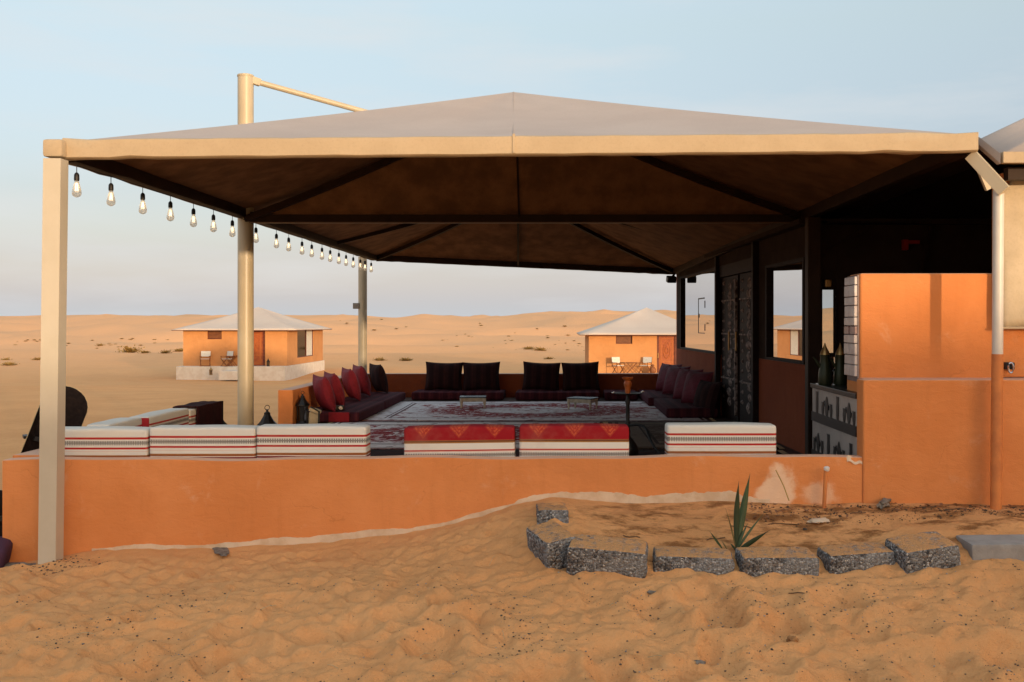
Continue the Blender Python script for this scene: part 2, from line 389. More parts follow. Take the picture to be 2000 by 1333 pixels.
# ------------------------------------------------------------------ terrain
def _hash(ix, iy, seed):
    h = (ix.astype(np.int64)*374761393 + iy.astype(np.int64)*668265263 + seed*974711) & 0x7fffffff
    h = ((h ^ (h >> 13))*1274126177) & 0x7fffffff
    return (h ^ (h >> 16)) & 0x7fffffff
def perlin(x, y, seed=0):
    xi = np.floor(x); yi = np.floor(y); fx = x-xi; fy = y-yi
    u = fx*fx*fx*(fx*(fx*6-15)+10); v = fy*fy*fy*(fy*(fy*6-15)+10)
    def g(dx, dy):
        a = _hash(xi+dx, yi+dy, seed)/0x7fffffff*2*np.pi*7.0
        return np.cos(a)*(fx-dx)+np.sin(a)*(fy-dy)
    return (g(0, 0)*(1-u)+g(1, 0)*u)*(1-v)+(g(0, 1)*(1-u)+g(1, 1)*u)*v
def sstep(a, b, x):
    t = np.clip((x-a)/(b-a), 0, 1); return t*t*(3-2*t)

WALL_FOOT = [(-1500, 1100), (0, 1100), (90, 1096), (130, 1080), (250, 1074), (450, 1069), (600, 1062), (800, 1042), (900, 1022), (980, 998), (1050, 977),
             (1120, 975), (1250, 985), (1400, 978), (1600, 986), (1700, 982), (1945, 986), (2300, 986), (3500, 990)]
def foot_py(px): return np.interp(px, [q[0] for q in WALL_FOOT], [q[1] for q in WALL_FOOT])
DW = 6.4                                   # depth of the front wall face
_cp = []
for px in range(-300, 2500, 90): _cp.append((PX(px, DW), DW, PZ(float(foot_py(px)), DW)))
for px in range(-300, 2600, 200): _cp.append((PX(px, 4.4), 4.4, PZ(1333, 4.4)))
for px in range(-600, 2900, 300): _cp.append((PX(px, 3.0), 3.0, 0.0)); _cp.append((PX(px, 3.0), 1.6, 0.0))
for px, py, d in ((88, 1104, 6.22), (0, 1120, 6.0), (150, 1140, 5.9), (350, 1130, 5.9), (550, 1120, 5.9), (750, 1105, 5.9), (880, 1082, 5.9), (1000, 1062, 5.9),
                  (100, 1200, 5.2), (400, 1195, 5.2), (700, 1185, 5.2), (900, 1172, 5.2), (1030, 1125, 5.5),
                  (1060, 1128, 5.45), (1180, 1136, 5.42), (1360, 1134, 5.42), (1520, 1134, 5.42), (1690, 1116, 5.5), (1800, 1108, 5.5), (1950, 1100, 5.5), (2150, 1098, 5.5),
                  (1080, 1030, 5.95), (1180, 1050, 5.85), (1360, 1064, 5.8), (1520, 1064, 5.8), (1690, 1056, 5.85), (1800, 1038, 5.9), (1950, 1028, 5.9), (2150, 1026, 5.9),
                  (1200, 1212, 5.0), (1500, 1210, 5.0), (1800, 1200, 5.0), (2050, 1196, 5.0)):
    p = P(px, py, d); _cp.append(tuple(p))
_cp = np.array(_cp)
def _phi(r): return np.where(r > 1e-9, r*r*np.log(np.maximum(r, 1e-9)), 0)
_n = len(_cp)
_A = _phi(np.hypot(_cp[:, None, 0]-_cp[None, :, 0], _cp[:, None, 1]-_cp[None, :, 1]))+np.eye(_n)*0.004
_B = np.hstack([np.ones((_n, 1)), _cp[:, :2]])
_K = np.block([[_A, _B], [_B.T, np.zeros((3, 3))]])
_wt = np.linalg.solve(_K, np.concatenate([_cp[:, 2], np.zeros(3)]))
def near_h(x, y):
    o = np.zeros(x.shape)
    for i in range(_n): o += _wt[i]*_phi(np.hypot(x-_cp[i, 0], y-_cp[i, 1]))
    return o+_wt[_n]+_wt[_n+1]*x+_wt[_n+2]*y
BLOCKER_TOP = 4.30                             # crest of the unseen ridge added to shade the foreground
_sx, _sy = math.sin(R(SUN_AZ)), -math.cos(R(SUN_AZ))
def macro_h(x, y):
    r = np.hypot(x, y)
    z = 0.05-1.85*sstep(17, 58, y)
    z = z-1.85*sstep(20, 70, np.abs(x))*(1-sstep(17, 58, y))*sstep(-5, 15, y)
    # dunes out to the horizon
    ang = np.arctan2(x, np.maximum(y, 1e-3))
    wx = x+14*perlin(x/90+3, y/90, 5); wy = y+14*perlin(x/70, y/70+9, 6)
    far = sstep(85, 330, r)
    crest = 4.6+2.6*np.clip((x+60)/200, -1, 1.2)*1.0+2.0*perlin(x/160+4, y/400, 21)
    z = z+far*crest
    ridg = 1-np.abs(perlin(wx/75, wy/34, 11))*2.2
    ridg2 = 1-np.abs(perlin(wx/30+7, wy/15+2, 12))*2.0
    amp = sstep(70, 200, r)
    z = z+amp*(3.4*(ridg-0.6)+1.5*(ridg2-0.5)+0.8*perlin(wx/50, wy/50, 14))
    mid = sstep(14, 40, r)
    z = z+mid*(0.10*perlin(x/9, y/6, 31)+0.30*perlin(x/26, y/18, 32))+0.02*perlin(x/2.1, y/1.2, 33)*sstep(7, 10, r)
    z = np.where(r > 420, np.minimum(z, EYE+r*0.0132), z)
    z = z+5.0*np.exp(-((x-31)/9.0)**2-((y-41)/7.0)**2)  # unseen mound added at the right to throw shade across the middle sand
    # unseen ridge added behind the camera to block the low sun
    s = x*_sx+y*_sy; t = x*(-_sy)+y*_sx
    cr = BLOCKER_TOP+0.30*perlin(t/7, s*0+0.3, 41)+0.12*perlin(t/1.8, s*0+3.3, 42)
    z = z+cr*np.exp(-((s-29)/8.0)**2)*(1-sstep(45, 75, np.abs(t)))
    return z
def lumps(x, y):
    wx = x+0.10*perlin(x*2.3, y*2.3, 51); wy = y+0.10*perlin(x*2.3+9, y*2.3, 52)
    a = np.abs(perlin(wx*3.0, wy*4.4, 53)); b = np.abs(perlin(wx*5.5+3, wy*9.5, 54)); c = perlin(wx*13, wy*17, 55)
    d = perlin(wx*1.1, wy*1.4, 56)
    side = sstep(0.6, -0.6, x)
    e = np.abs(perlin(wx*8.5+5, wy*14+2, 57)); f = perlin(x*31, y*37, 58)
    h = (0.100*(0.34-a)*(0.65+0.55*d)+0.062*(b-0.2)*(0.65+0.35*side)+0.036*(0.2-e)+0.013*c+0.005*f+0.04*d)
    # trodden hollows
    for (hx, hy, rad, dep) in HOLLOWS:
        q = ((x-hx)/rad)**2+((y-hy)/(rad*1.15))**2
        h = h-dep*np.exp(-q)+dep*0.55*np.exp(-((np.sqrt(q)-1.5)/0.45)**2)
    return h
HOLLOWS = []
for _ in range(46):
    d = random.uniform(4.0, 5.7); px = random.uniform(-50, 2100)
    if d > 5.3 and px > 1000: d -= 0.6
    HOLLOWS.append((PX(px, d), d, random.uniform(0.045, 0.10), random.uniform(0.014, 0.040)))
for _ in range(20):
    d = random.uniform(4.15, 5.15); px = random.uniform(820, 2080); HOLLOWS.append((PX(px, d), d, random.uniform(0.08, 0.15), random.uniform(0.035, 0.065)))
for _ in range(14):
    d = random.uniform(4.2, 5.3); px = random.uniform(0, 900); HOLLOWS.append((PX(px, d), d, random.uniform(0.07, 0.12), random.uniform(0.02, 0.04)))
HOLLOWS += [(PX(1975, 5.2), 5.2, 0.13, 0.05), (PX(660, 4.9), 4.85, 0.12, 0.045), (PX(720, 4.95), 4.95, 0.10, 0.04)]
def height(x, y):
    x = np.asarray(x, float); y = np.asarray(y, float)
    zm = macro_h(x, y)
    wn = sstep(1.2, 3.2, y)*(1-sstep(6.6, 7.8, y))*(1-sstep(4.2, 6.5, np.abs(x-0.2)))
    z = zm.copy()
    k = wn > 0
    if k.any():
        zn = near_h(x[k], y[k]); z[k] = zm[k]*(1-wn[k])+zn*wn[k]
    k = (np.abs(x) < 12) & (y > -4) & (y < 12)
    if k.any():
        bed = sstep(5.5, 5.75, y[k])*sstep(0.0, 0.25, x[k])
        z[k] += lumps(x[k], y[k])*(1-0.65*bed)*(1-0.7*sstep(6.1, 6.4, y[k]))*(1-sstep(8, 12, np.abs(x[k])))
    # cut away under the pavilion and the rooms
    cut = sstep(6.43, 6.50, y)*(1-sstep(18.0, 18.15, y))*sstep(-3.52, -3.44, x)*(1-sstep(13.5, 13.7, x))
    z = z*(1-cut)+np.minimum(z, -0.25)*cut
    return z
def h1(x, y): return float(height(np.array([x]), np.array([y]))[0])

def axis(core0, core1, step, lo, hi, g):
    a = list(np.arange(core0, core1+1e-6, step)); s = step; v = a[-1]
    while v < hi: s *= g; v += s; a.append(v)
    s = step; v = a[0]; b = []
    while v > lo: s *= g; v -= s; b.append(v)
    return np.array(b[::-1]+a)
xs = axis(-3.75, 3.3, 0.016, -2600, 2600, 1.034); ys = axis(4.15, 6.6, 0.015, -1500, 3600, 1.030)
gx, gy = np.meshgrid(xs, ys)
gz = height(gx.ravel(), gy.ravel())
nx, ny = len(xs), len(ys)
me = bpy.data.meshes.new('sand_ground')
co = np.stack([gx.ravel(), gy.ravel(), gz], 1).astype(np.float32)
me.vertices.add(nx*ny); me.vertices.foreach_set('co', co.ravel())
ii = (np.arange(ny-1)[:, None]*nx+np.arange(nx-1)[None, :]).ravel()
quads = np.stack([ii, ii+1, ii+nx+1, ii+nx], 1).astype(np.int32)
nq = len(quads)
me.loops.add(nq*4); me.loops.foreach_set('vertex_index', quads.ravel())
me.polygons.add(nq); me.polygons.foreach_set('loop_start', np.arange(0, nq*4, 4, dtype=np.int32))
try: me.polygons.foreach_set('loop_total', np.full(nq, 4, dtype=np.int32))
except Exception: pass
me.update(calc_edges=True); me.polygons.foreach_set('use_smooth', np.ones(nq, dtype=bool)); me.update()

def sand_mat():
    a = NT('desert_sand'); v = a.obj()
    c = a.mix(a.step(a.noise(v, 0.9, 6, 0.6), 0.3, 0.7), (0.735, 0.365, 0.148), (0.665, 0.315, 0.122))
    c = a.mix(a.math('MULTIPLY', a.step(a.noise(v, 9, 6, 0.7), 0.45, 0.75), 0.35), c, (0.54, 0.235, 0.082))
    c = a.mix(a.math('MULTIPLY', a.step(a.noise(v, 0.05, 5, 0.6), 0.42, 0.66), 0.5), c, (0.68, 0.36, 0.15))
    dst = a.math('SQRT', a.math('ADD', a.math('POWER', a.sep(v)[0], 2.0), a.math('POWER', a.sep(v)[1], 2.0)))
    c = a.mix(a.math('MULTIPLY', a.step(dst, 45, 150), 0.85), c, (0.85, 0.455, 0.225))  # sunlit look of the far dunes painted in as paler, pinker sand
    # damp, dirty sand along the planted strip
    xyz = a.sep(v)
    bed = a.math('MULTIPLY', a.math('MULTIPLY', a.step(xyz[1], 5.6, 5.8), a.math('SUBTRACT', 1.0, a.step(xyz[1], 6.5, 6.7))), a.step(xyz[0], -0.05, 0.3))
    c = a.mix(a.math('MULTIPLY', bed, a.step(a.noise(a.scaled(v, 1, 2.2, 1), 3.2, 8, 0.72), 0.46, 0.62)), c, (0.25, 0.105, 0.036))
    # dark specks of grit, thicker to the right
    g = a.step(a.noise(v, 150, 2, 0.5), 0.70, 0.74)
    g = a.math('MULTIPLY', g, a.step(a.noise(v, 3.0, 4, 0.6), 0.44, 0.58))
    c = a.mix(a.math('MULTIPLY', a.step(a.noise(v, 4.2, 7, 0.72, 0.5), 0.53, 0.66), a.math('MULTIPLY', a.step(xyz[0], -2.2, 1.2), 0.42)), c, (0.33, 0.145, 0.055))
    c = a.mix(a.math('MULTIPLY', a.step(a.noise(v, 330, 2, 0.6), 0.60, 0.70), 0.35), c, (0.80, 0.50, 0.27))
    c = a.mix(a.math('MULTIPLY', g, 0.75), c, (0.10, 0.06, 0.04))
    a.color(c)
    h = a.math('ADD', a.math('MULTIPLY', a.noise(v, 240, 3, 0.7), 0.35), a.math('ADD', a.math('MULTIPLY', a.noise(v, 24, 7, 0.68, 0.4), 1.5), a.math('MULTIPLY', a.step(a.noise(v, 70, 3, 0.6), 0.5, 0.7), 0.35)))
    a.bump(h, 0.6, 0.016)
    return a.set(0.95, 0, 0.1)
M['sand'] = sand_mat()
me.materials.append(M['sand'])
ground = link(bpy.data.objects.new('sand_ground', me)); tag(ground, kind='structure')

def on_sand(px, py, d0=15, d1=420):        # where the sight line through (px, py) meets the sand
    d = np.geomspace(d0, d1, 700); x = (px-VX)/F*d; z = EYE-(py-VY)/F*d
    hh = height(x, d); k = np.nonzero(z <= hh)[0]
    i = k[0] if len(k) else len(d)-1
    return Vector((x[i], d[i], hh[i]))

# ------------------------------------------------------------------ walls and floor
FL = EYE-1.30                               # floor of the pavilion
WT0, WT1 = PZ(899, DW), PZ(891.5, DW)       # front wall top, left and right
xL = PX(5, DW); xR = PX(1684, DW)
floor = MB().box2((-3.55, 6.515, FL-0.25), (13.0, 17.75, FL)).build('pavilion_floor', M['floor']); tag(floor, kind='structure')

fw = thing('parapet_wall', 'long low orange plaster wall running along the front of the shaded terrace', 'wall', (0, 6.55, 0))
m = MB(); N = 60
def wt(t): return WT0+(WT1-WT0)*t+0.006*math.sin(t*17)+0.004*math.sin(t*41)
pts = []
for i in range(N+1):
    t = i/N; x = xL+(xR-xL)*t
    pts.append((x, wt(t)))
sec = [(0.0, -0.5), (0.0, -0.014), (0.004, -0.004), (0.014, 0.0), (0.10, 0.0), (0.11, -0.012), (0.11, -0.5)]
vv = []; ff = []
for i, (x, zt) in enumerate(pts):
    for (dy, dz) in sec:
        vv.append((x+(0.012 if i == 0 and dz > -0.02 and False else 0), DW+dy, zt+dz if dz > -0.4 else -0.45))
n = len(sec)
for i in range(N):
    for j in range(n-1): ff.append((i*n+j, (i+1)*n+j, (i+1)*n+j+1, i*n+j+1))
ff.append(tuple(range(n))); ff.append(tuple(range(N*n+n-1, N*n-1, -1)))
m.faces(vv, ff); m.build('wall', M['orange'], fw, True)
# unpainted strip that shows above the sand
m = MB(); v2 = []; f2 = []
stripe = [(180, 2), (250, 5), (285, 6), (330, 3), (400, 2), (440, 5), (500, 8), (560, 10), (610, 10), (640, 11), (700, 11), (760, 9), (800, 7), (840, 6), (870, 3), (890, 6), (930, 8), (975, 7), (1000, 4),
          (1060, 5), (1095, 9), (1130, 12), (1180, 14), (1240, 16), (1270, 13), (1300, 9), (1340, 9), (1390, 9), (1440, 13), (1470, 9), (1500, 4)]
for k, px in enumerate(np.arange(180, 1505, 3)):
    q_ = np.array([float(px)]); hgt = np.interp(px, [s[0] for s in stripe], [s[1] for s in stripe])+(1.0 if px > 1000 else 0.4)*float(9*perlin(q_*0.013, q_*0+0.37, 71)[0]+5*perlin(q_*0.041, q_*0+0.71, 72)[0]+2.5*perlin(q_*0.13, q_*0+0.21, 73)[0])
    x = PX(px, DW); zb = PZ(float(foot_py(px)), DW)
    v2 += [(x, DW-0.005, zb-0.12), (x, DW-0.005, zb+max(hgt, 0.3)/F*DW+0.012), (x, DW+0.02, zb+max(hgt, 0.3)/F*DW+0.014)]
    if k: b = 3*k; f2 += [(b-3, b, b+1, b-2), (b-2, b+1, b+2, b-1)]
m.faces(v2, f2); m.build('unpainted_base', M['pale'], fw)
# chipped corner at the right end
m = MB(); m.grid(lambda u, v: (xR-0.10+u*0.10, DW-0.006+0.012*v, WT1-0.035-0.02*u+v*0.035+0.008*math.sin(u*9)), 8, 2)
m.build('chipped_corner', M['pale'], fw)

# side wall on the left, broken by the way in
sw = MB().box2((xL, 6.512, -0.4), (xL+0.19, 9.45, 0.74), bev=0.012).build('side_wall', M['orange'])
tag(sw, 'short low orange wall behind the striped cushions at the left entrance', 'wall')
lw = MB().box2((-3.59, 12.64, -0.45), (-3.40, 17.48, EYE-0.845), bev=0.012).build('side_wall', M['orange'])
tag(lw, 'low orange wall with a bright square end behind the leaning red pillows', 'wall')
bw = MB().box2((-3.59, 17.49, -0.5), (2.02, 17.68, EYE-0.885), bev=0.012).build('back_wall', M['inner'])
tag(bw, 'low wall toned dark red for shade along the far side of the seating area', 'wall')

# raised wall on the right: lower wall with ledge, upper wall
rwall = thing('raised_wall', 'tall orange plaster wall with a pale ledge beside the counter', 'wall', (3, 6.6, 0))
LED = PZ(742, DW)
MB().box2((xR+0.001, DW-0.015, -0.45), (5.2, 6.53, LED), bev=0.014, seg=3).build('lower_wall', M['orange'], rwall, True)
MB().box2((2.0, 6.531, -0.45), (5.2, 6.95, LED-0.002)).build('ledge', M['orange'], rwall)
UT = PZ(534, 6.68)
MB().box2((PX(1679, 6.68), 6.68, LED-0.02), (2.95, 6.93, UT), bev=0.02, seg=3).build('upper_wall', M['orange'], rwall, True)
# tiled end of the upper wall
xe = PX(1679, 6.68)
MB().box2((xe-0.012, 6.688, LED-0.03), (xe-0.001, 6.93, UT-0.012)).build('tile_backing', M['grout'], rwall)
z = LED+0.005; k = 0
while z < UT-0.06:
    hgt = random.choice((0.055, 0.062, 0.075)); 
    two = (k % 2 == 0)
    spans = [(6.692, 6.815), (6.822, 6.928)] if two else [(6.692, 6.928)]
    for (a, b) in spans:
        MB().box2((xe-0.030-random.random()*0.006, a, z), (xe-0.010, b, min(z+hgt, UT-0.014)), bev=0.003, seg=1).build('tile', M['tile2'] if 0.28 < (z-LED)/(UT-LED) < 0.46 and random.random() < 0.7 else M['tile'], rwall)
    z += hgt+0.004; k += 1

# tiled counter with painted pots
ct = thing('counter', 'white counter painted with dark rows of pots under a dark top', 'counter', (2.6, 7.4, FL))
cx = 1.945; cz = 1.138
MB().box2((cx, 6.535, FL), (1.996, 7.69, cz-0.035)).box2((1.9965, 6.96, FL), (3.4, 7.69, cz-0.035)).build('cabinet', M['counterwhite'], ct)
MB().box2((cx-0.012, 6.535, cz-0.034), (1.9965, 7.71, cz), bev=0.003).box2((1.997, 6.96, cz-0.034), (3.4, 7.71, cz)).build('worktop', M['counterdark'], ct)
bandz = [(cz-0.285, cz-0.215), (cz-0.575, cz-0.505)]
for (a, b) in bandz:
    MB().box2((cx-0.008, 6.537, a), (cx-0.001, 7.688, b)).build('shelf_band', M['counterdark'], ct)
def pot(y, z, kind):
    if kind == 0: prof = [(0.013, 0), (0.022, 0.02), (0.030, 0.045), (0.030, 0.06), (0.022, 0.08), (0.030, 0.098)]
    elif kind == 1: prof = [(0.016, 0), (0.034, 0.03), (0.046, 0.065), (0.044, 0.09), (0.030, 0.108), (0.022, 0.125), (0.006, 0.145)]
    else: prof = [(0.020, 0), (0.029, 0.04), (0.031, 0.09), (0.024, 0.13), (0.030, 0.16), (0.038, 0.166)]
    m = MB(); vv = []; ff = []
    for i, (r, q) in enumerate(prof):
        vv += [(cx-0.004, y-r, z+q), (cx-0.004, y+r, z+q)]
        if i: ff.append((2*i-2, 2*i-1, 2*i+1, 2*i))
    m.faces(vv, ff)
    if kind == 1: m.tube([(cx-0.004, y+0.044, z+0.07), (cx-0.004, y+0.062, z+0.085), (cx-0.004, y+0.066, z+0.11)], 0.005, 4).tube([(cx-0.004, y-0.04, z+0.085), (cx-0.004, y-0.062, z+0.08), (cx-0.004, y-0.05, z+0.05)], 0.004, 4)
    m.build('painted_pot', M['counterdark'], ct, solid=0.002)
for row, off in ((0, 0.0), (1, 0.24), (2, 0.05)):
    zb = [bandz[0][1], bandz[1][1], FL+0.03][row]
    y = 6.58+off-0.72
    while y < 7.7:
        for dy, kd in ((0.0, 2), (0.17, 0), (0.285, 1), (0.395, 0)):
            yy = y+dy
            if 6.57 < yy < 7.65: pot(yy, zb-0.003, kd)
        y += 0.56

# ------------------------------------------------------------------ lounge behind the terrace (dark rooms)
def WX(d): return 2.42-0.0487*(d-9.8)       # its left face
lg = thing('lounge_room', 'dark brown lounge front with mirror windows and carved double doors', 'building', (3, 12, FL))
def wall_seg(d0, d1, z0, z1, th=0.14, out=0.0):
    a = (WX(d0)+out, d0); b = (WX(d1)+out, d1)
    m = MB(); vv = []
    for (x, y) in (a, b):
        vv += [(x, y, z0), (x, y, z1), (x+th, y, z1), (x+th, y, z0)]
    return m.faces(vv, [(0, 1, 2, 3), (7, 6, 5, 4), (0, 4, 5, 1), (1, 5, 6, 2), (2, 6, 7, 3), (3, 7, 4, 0)])
TOPZ = EYE+0.99
W2 = (9.86, 11.35); DR = (11.75, 13.95); W1 = (14.15, 17.1)
sill1, sill2 = EYE-0.442, EYE-0.412; top1, top2 = EYE+0.80, EYE+0.66
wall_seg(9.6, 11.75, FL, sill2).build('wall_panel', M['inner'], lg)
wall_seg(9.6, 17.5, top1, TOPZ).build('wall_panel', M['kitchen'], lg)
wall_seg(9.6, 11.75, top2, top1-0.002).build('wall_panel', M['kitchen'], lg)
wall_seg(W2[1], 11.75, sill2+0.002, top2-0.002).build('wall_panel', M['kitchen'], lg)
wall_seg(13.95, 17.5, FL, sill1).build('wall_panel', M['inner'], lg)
wall_seg(13.95, W1[0], sill1+0.002, top1-0.002).build('wall_panel', M['kitchen'], lg)
wall_seg(W1[1], 17.5, sill1+0.002, top1-0.002).build('wall_panel', M['kitchen'], lg)
wall_seg(11.75, 13.95, top1-0.16, top1-0.002).build('lintel', M['darkwood'], lg)
def window(d0, d1, z0, z1):
    f = MB()
    for (a, b, c, e) in ((d0, d1, z0, z0+0.03), (d0, d1, z1-0.03, z1), (d0, d0+0.05, z0+0.031, z1-0.031), (d1-0.05, d1, z0+0.031, z1-0.031)):
        vv = []
        for y in (a, b):
            x = WX(y); vv += [(x-0.012, y, c), (x-0.012, y, e), (x+0.05, y, e), (x+0.05, y, c)]
        f.faces(vv, [(0, 1, 2, 3), (7, 6, 5, 4), (0, 4, 5, 1), (1, 5, 6, 2), (2, 6, 7, 3), (3, 7, 4, 0)])
    fr = f.build('window', M['darkwood'], lg)
    L = Vector(lg.location)
    g = wall_seg(d0+0.05, d1-0.05, z0+0.03, z1-0.03, 0.012, 0.03)
    bmesh.ops.translate(g.bm, vec=-L, verts=g.bm.verts[:])
    g.build('pane', M['mirror'], fr)
    return fr
win2 = window(W2[0], W2[1], sill2+0.003, top2-0.003)
win1 = window(W1[0], W1[1], sill1+0.003, top1-0.003)
# thin outline sticker on the far window (black rectangle with small marks)
L = Vector(lg.location); m = MB()
def onwin(d0, d1, z0, z1):
    vv = []
    for y in (d0, d1):
        x = WX(y)+0.026; vv += [(x, y, z0), (x, y, z1), (x+0.003, y, z1), (x+0.003, y, z0)]
    m.faces([tuple(Vector(q)-L) for q in vv], [(0, 1, 2, 3), (7, 6, 5, 4), (0, 4, 5, 1), (1, 5, 6, 2), (2, 6, 7, 3), (3, 7, 4, 0)])
sa, sb = 15.15, 15.65; za, zb_ = PZ(650, 15.5), PZ(585, 15.5)
onwin(sa, sb, zb_, zb_+0.02); onwin(sb-0.02, sb, za, zb_); onwin(sa, sb, za-0.012, za)
onwin(sa-0.05, sa-0.01, zb_-0.14, zb_-0.03); onwin(sa-0.05, sa-0.01, za+0.03, za+0.13); onwin(sb-0.09, sb-0.06, PZ(617, 15.5)-0.03, PZ(617, 15.5)+0.03)
m.build('sticker', M['black'], win1)
# carved double doors
for k, (a, b) in enumerate(((11.80, 12.80), (12.90, 13.90))):
    dr = wall_seg(a, b, FL+0.02, top1-0.17, 0.06, 0.03).build('door', M['darkwood'], lg)
    mm = MB(); 
    def relief(d0, d1, z0, z1, pr=0.02):
        vv = []
        for y in (d0, d1):
            x = WX(y)+0.03; vv += [(x-pr, y, z0), (x-pr, y, z1), (x+0.005, y, z1), (x+0.005, y, z0)]
        mm.faces([tuple(Vector(q)-L) for q in vv], [(0, 1, 2, 3), (7, 6, 5, 4), (0, 4, 5, 1), (1, 5, 6, 2), (2, 6, 7, 3), (3, 7, 4, 0)])
    def boss(y, z, ry, rz, pr=0.03):
        x = WX(y)+0.03; nseg = 8
        vv = [(x-pr, y, z)]+[(x, y+ry*math.cos(t*math.pi/4), z+rz*math.sin(t*math.pi/4)) for t in range(8)]
        mm.faces([tuple(Vector(q)-L) for q in vv], [(0, 1+t, 1+(t+1) % 8) for t in range(8)])
    yc = (a+b)/2
    relief(a+0.04, a+0.085, FL+0.1, top1-0.24, 0.03)
    for zc in np.linspace(FL+0.25, top1-0.3, 13):
        boss(yc+random.uniform(-.05, .05), zc, 0.12+random.random()*0.08, 0.05+random.random()*0.03)
        boss(a+0.2, zc+0.06, 0.06, 0.03); boss(b-0.15, zc+0.05, 0.06, 0.03)
    for zc in (FL+0.55, FL+1.15, FL+1.6): relief(a+0.09, b-0.08, zc, zc+0.018, 0.028)
    mm.build('carving', M['carving'], dr)
    hm = MB().tube([tuple(Vector((WX(b)-0.03, b-0.06 if k == 0 else a+0.06, FL+0.95+q))-L) for q in (0, 0.12, 0.24)], 0.012, 6)
    hm.build('handle', M['brass'], dr)
# front of the lounge facing the camera, with the corner column
MB().box2((PX(1574, 9.5), 9.42, FL), (PX(1600, 9.5), 9.55, TOPZ+0.02), bev=0.01).build('column', M['bark'], lg)
MB().box2((WX(11.75)-0.07, 11.69, FL), (WX(11.75)+0.02, 11.79, TOPZ-0.02), bev=0.01).build('column', M['darkwood'], lg)
MB().box2((WX(13.95)-0.05, 13.93, FL), (WX(13.95)+0.02, 14.03, TOPZ-0.02), bev=0.01).build('column', M['darkwood'], lg)
fx0 = PX(1600, 9.75); 
wz0, wz1 = PZ(690, 9.75), PZ(566, 9.75); wx0, wx1 = PX(1603, 9.75), PX(1630, 9.75)
MB().box2((wx1+0.01, 9.7, FL), (13.0, 9.84, TOPZ)).build('wall_panel', M['kitchen'], lg)
MB().box2((2.45, 9.7, FL), (wx1+0.009, 9.84, wz0)).build('wall_panel', M['kitchen'], lg)
MB().box2((2.45, 9.7, wz1), (wx1+0.009, 9.84, TOPZ)).build('wall_panel', M['kitchen'], lg)
fr = MB().box2((wx0-0.03, 9.69, wz0), (wx0, 9.72, wz1)).box2((wx1, 9.69, wz0), (wx1+0.02, 9.72, wz1)).build('window', M['darkwood'], lg)
g = MB().box2((wx0, 9.72, wz0), (wx1, 9.73, wz1)); bmesh.ops.translate(g.bm, vec=-L, verts=g.bm.verts[:]); g.build('pane', M['clear'], fr)
MB().box2((PX(1593, 9.66), 9.63, PZ(604, 9.66)), (PX(1601, 9.66), 9.68, PZ(528, 9.66))).build('painted_lit_edge', M['creamfabric'], lg)  # pale strip that paints in the sunlit edge beside the column
MB().box2((PX(1612, 9.6), 9.6, PZ(562, 9.6)), (PX(1625, 9.6), 9.68, PZ(546, 9.6)), bev=0.01).build('wall_lamp', M['brass'], lg)
MB().box2((PX(1618, 9.65), 9.60, PZ(438.5, 9.65)), (PX(1795, 9.65), 9.68, PZ(436, 9.65))).build('trim_strip', M['redtrim'], lg)
MB().box2((PX(1763, 9.65), 9.62, PZ(489, 9.65)), (PX(1772, 9.65), 9.68, PZ(469, 9.65))).box2((PX(1773, 9.65), 9.63, PZ(477, 9.65)), (PX(1795, 9.65), 9.68, PZ(470, 9.65))).build('wall_bracket', M['redtrim'], lg)
MB().bar((PX(1700, 9.6), 9.66, PZ(441, 9.6)), (PX(1615, 9.6), 9.66, PZ(495, 9.6)), 0.03, 0.03).bar((PX(1822, 9.6), 9.66, PZ(441, 9.6)), (PX(1803, 9.6), 9.66, PZ(530, 9.6)), 0.03, 0.03).build('brace', M['bark'], lg)
MB().box2((12.86, 9.85, FL), (13.0, 17.6, TOPZ)).build('wall_panel', M['kitchen'], lg)
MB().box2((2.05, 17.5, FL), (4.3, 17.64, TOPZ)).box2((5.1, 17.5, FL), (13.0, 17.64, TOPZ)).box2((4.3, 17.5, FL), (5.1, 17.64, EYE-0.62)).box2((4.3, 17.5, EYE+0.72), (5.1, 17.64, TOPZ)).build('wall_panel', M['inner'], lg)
fr = MB().box2((4.301, 17.52, EYE-0.619), (4.34, 17.6, EYE+0.719)).box2((5.06, 17.52, EYE-0.619), (5.099, 17.6, EYE+0.719)).build('window', M['darkwood'], lg)
MB().faces([(2.3, 9.6, TOPZ+0.02), (13, 9.6, TOPZ+0.02), (13, 17.6, TOPZ+0.02), (2.02, 17.6, TOPZ+0.02)], [(0, 1, 2, 3)]).build('ceiling', M['kitchen'], lg, solid=0.05)

# ------------------------------------------------------------------ terrace canopy
pav = thing('terrace_canopy', 'large beige fabric shade canopy on steel posts over the seating area', 'canopy', (-0.4, 11.5, FL))
def Z0(t): return t
e_FL = P(128, 296, 6.4); e_FR = P(1893, 282, 6.4)
e_FL.x = -3.20; e_FR.x = PX(1900, 6.4)
e_BL = Vector((-3.16, 17.06, PZ(503, 17.06))); e_BR = Vector((2.02, 17.6, PZ(530, 17.6)))
R1 = Vector((PX(1003, 9.2), 9.2, PZ(193, 9.2))); R2 = Vector((PX(1012, 15.0), 15.0, PZ(372, 15.0)-0.0))
R2.z = R1.z-0.08
ROOFUP = 0.03
def surf(m, a, b, c, d, nu, nv, sag):       # a-b eave, d-c top
    def fn(u, v):
        p = a.lerp(b, u); q = d.lerp(c, u); r = p.lerp(q, v)
        r.z -= sag*math.sin(math.pi*v)*(0.25+0.75*math.sin(math.pi*min(max(u, 0.0), 1.0)))
        r.z += 0.006*math.sin(u*23+v*5)*math.sin(math.pi*v)*math.sin(math.pi*min(max(u, 0.0), 1.0))
        return r
    return m.grid(fn, nu, nv)
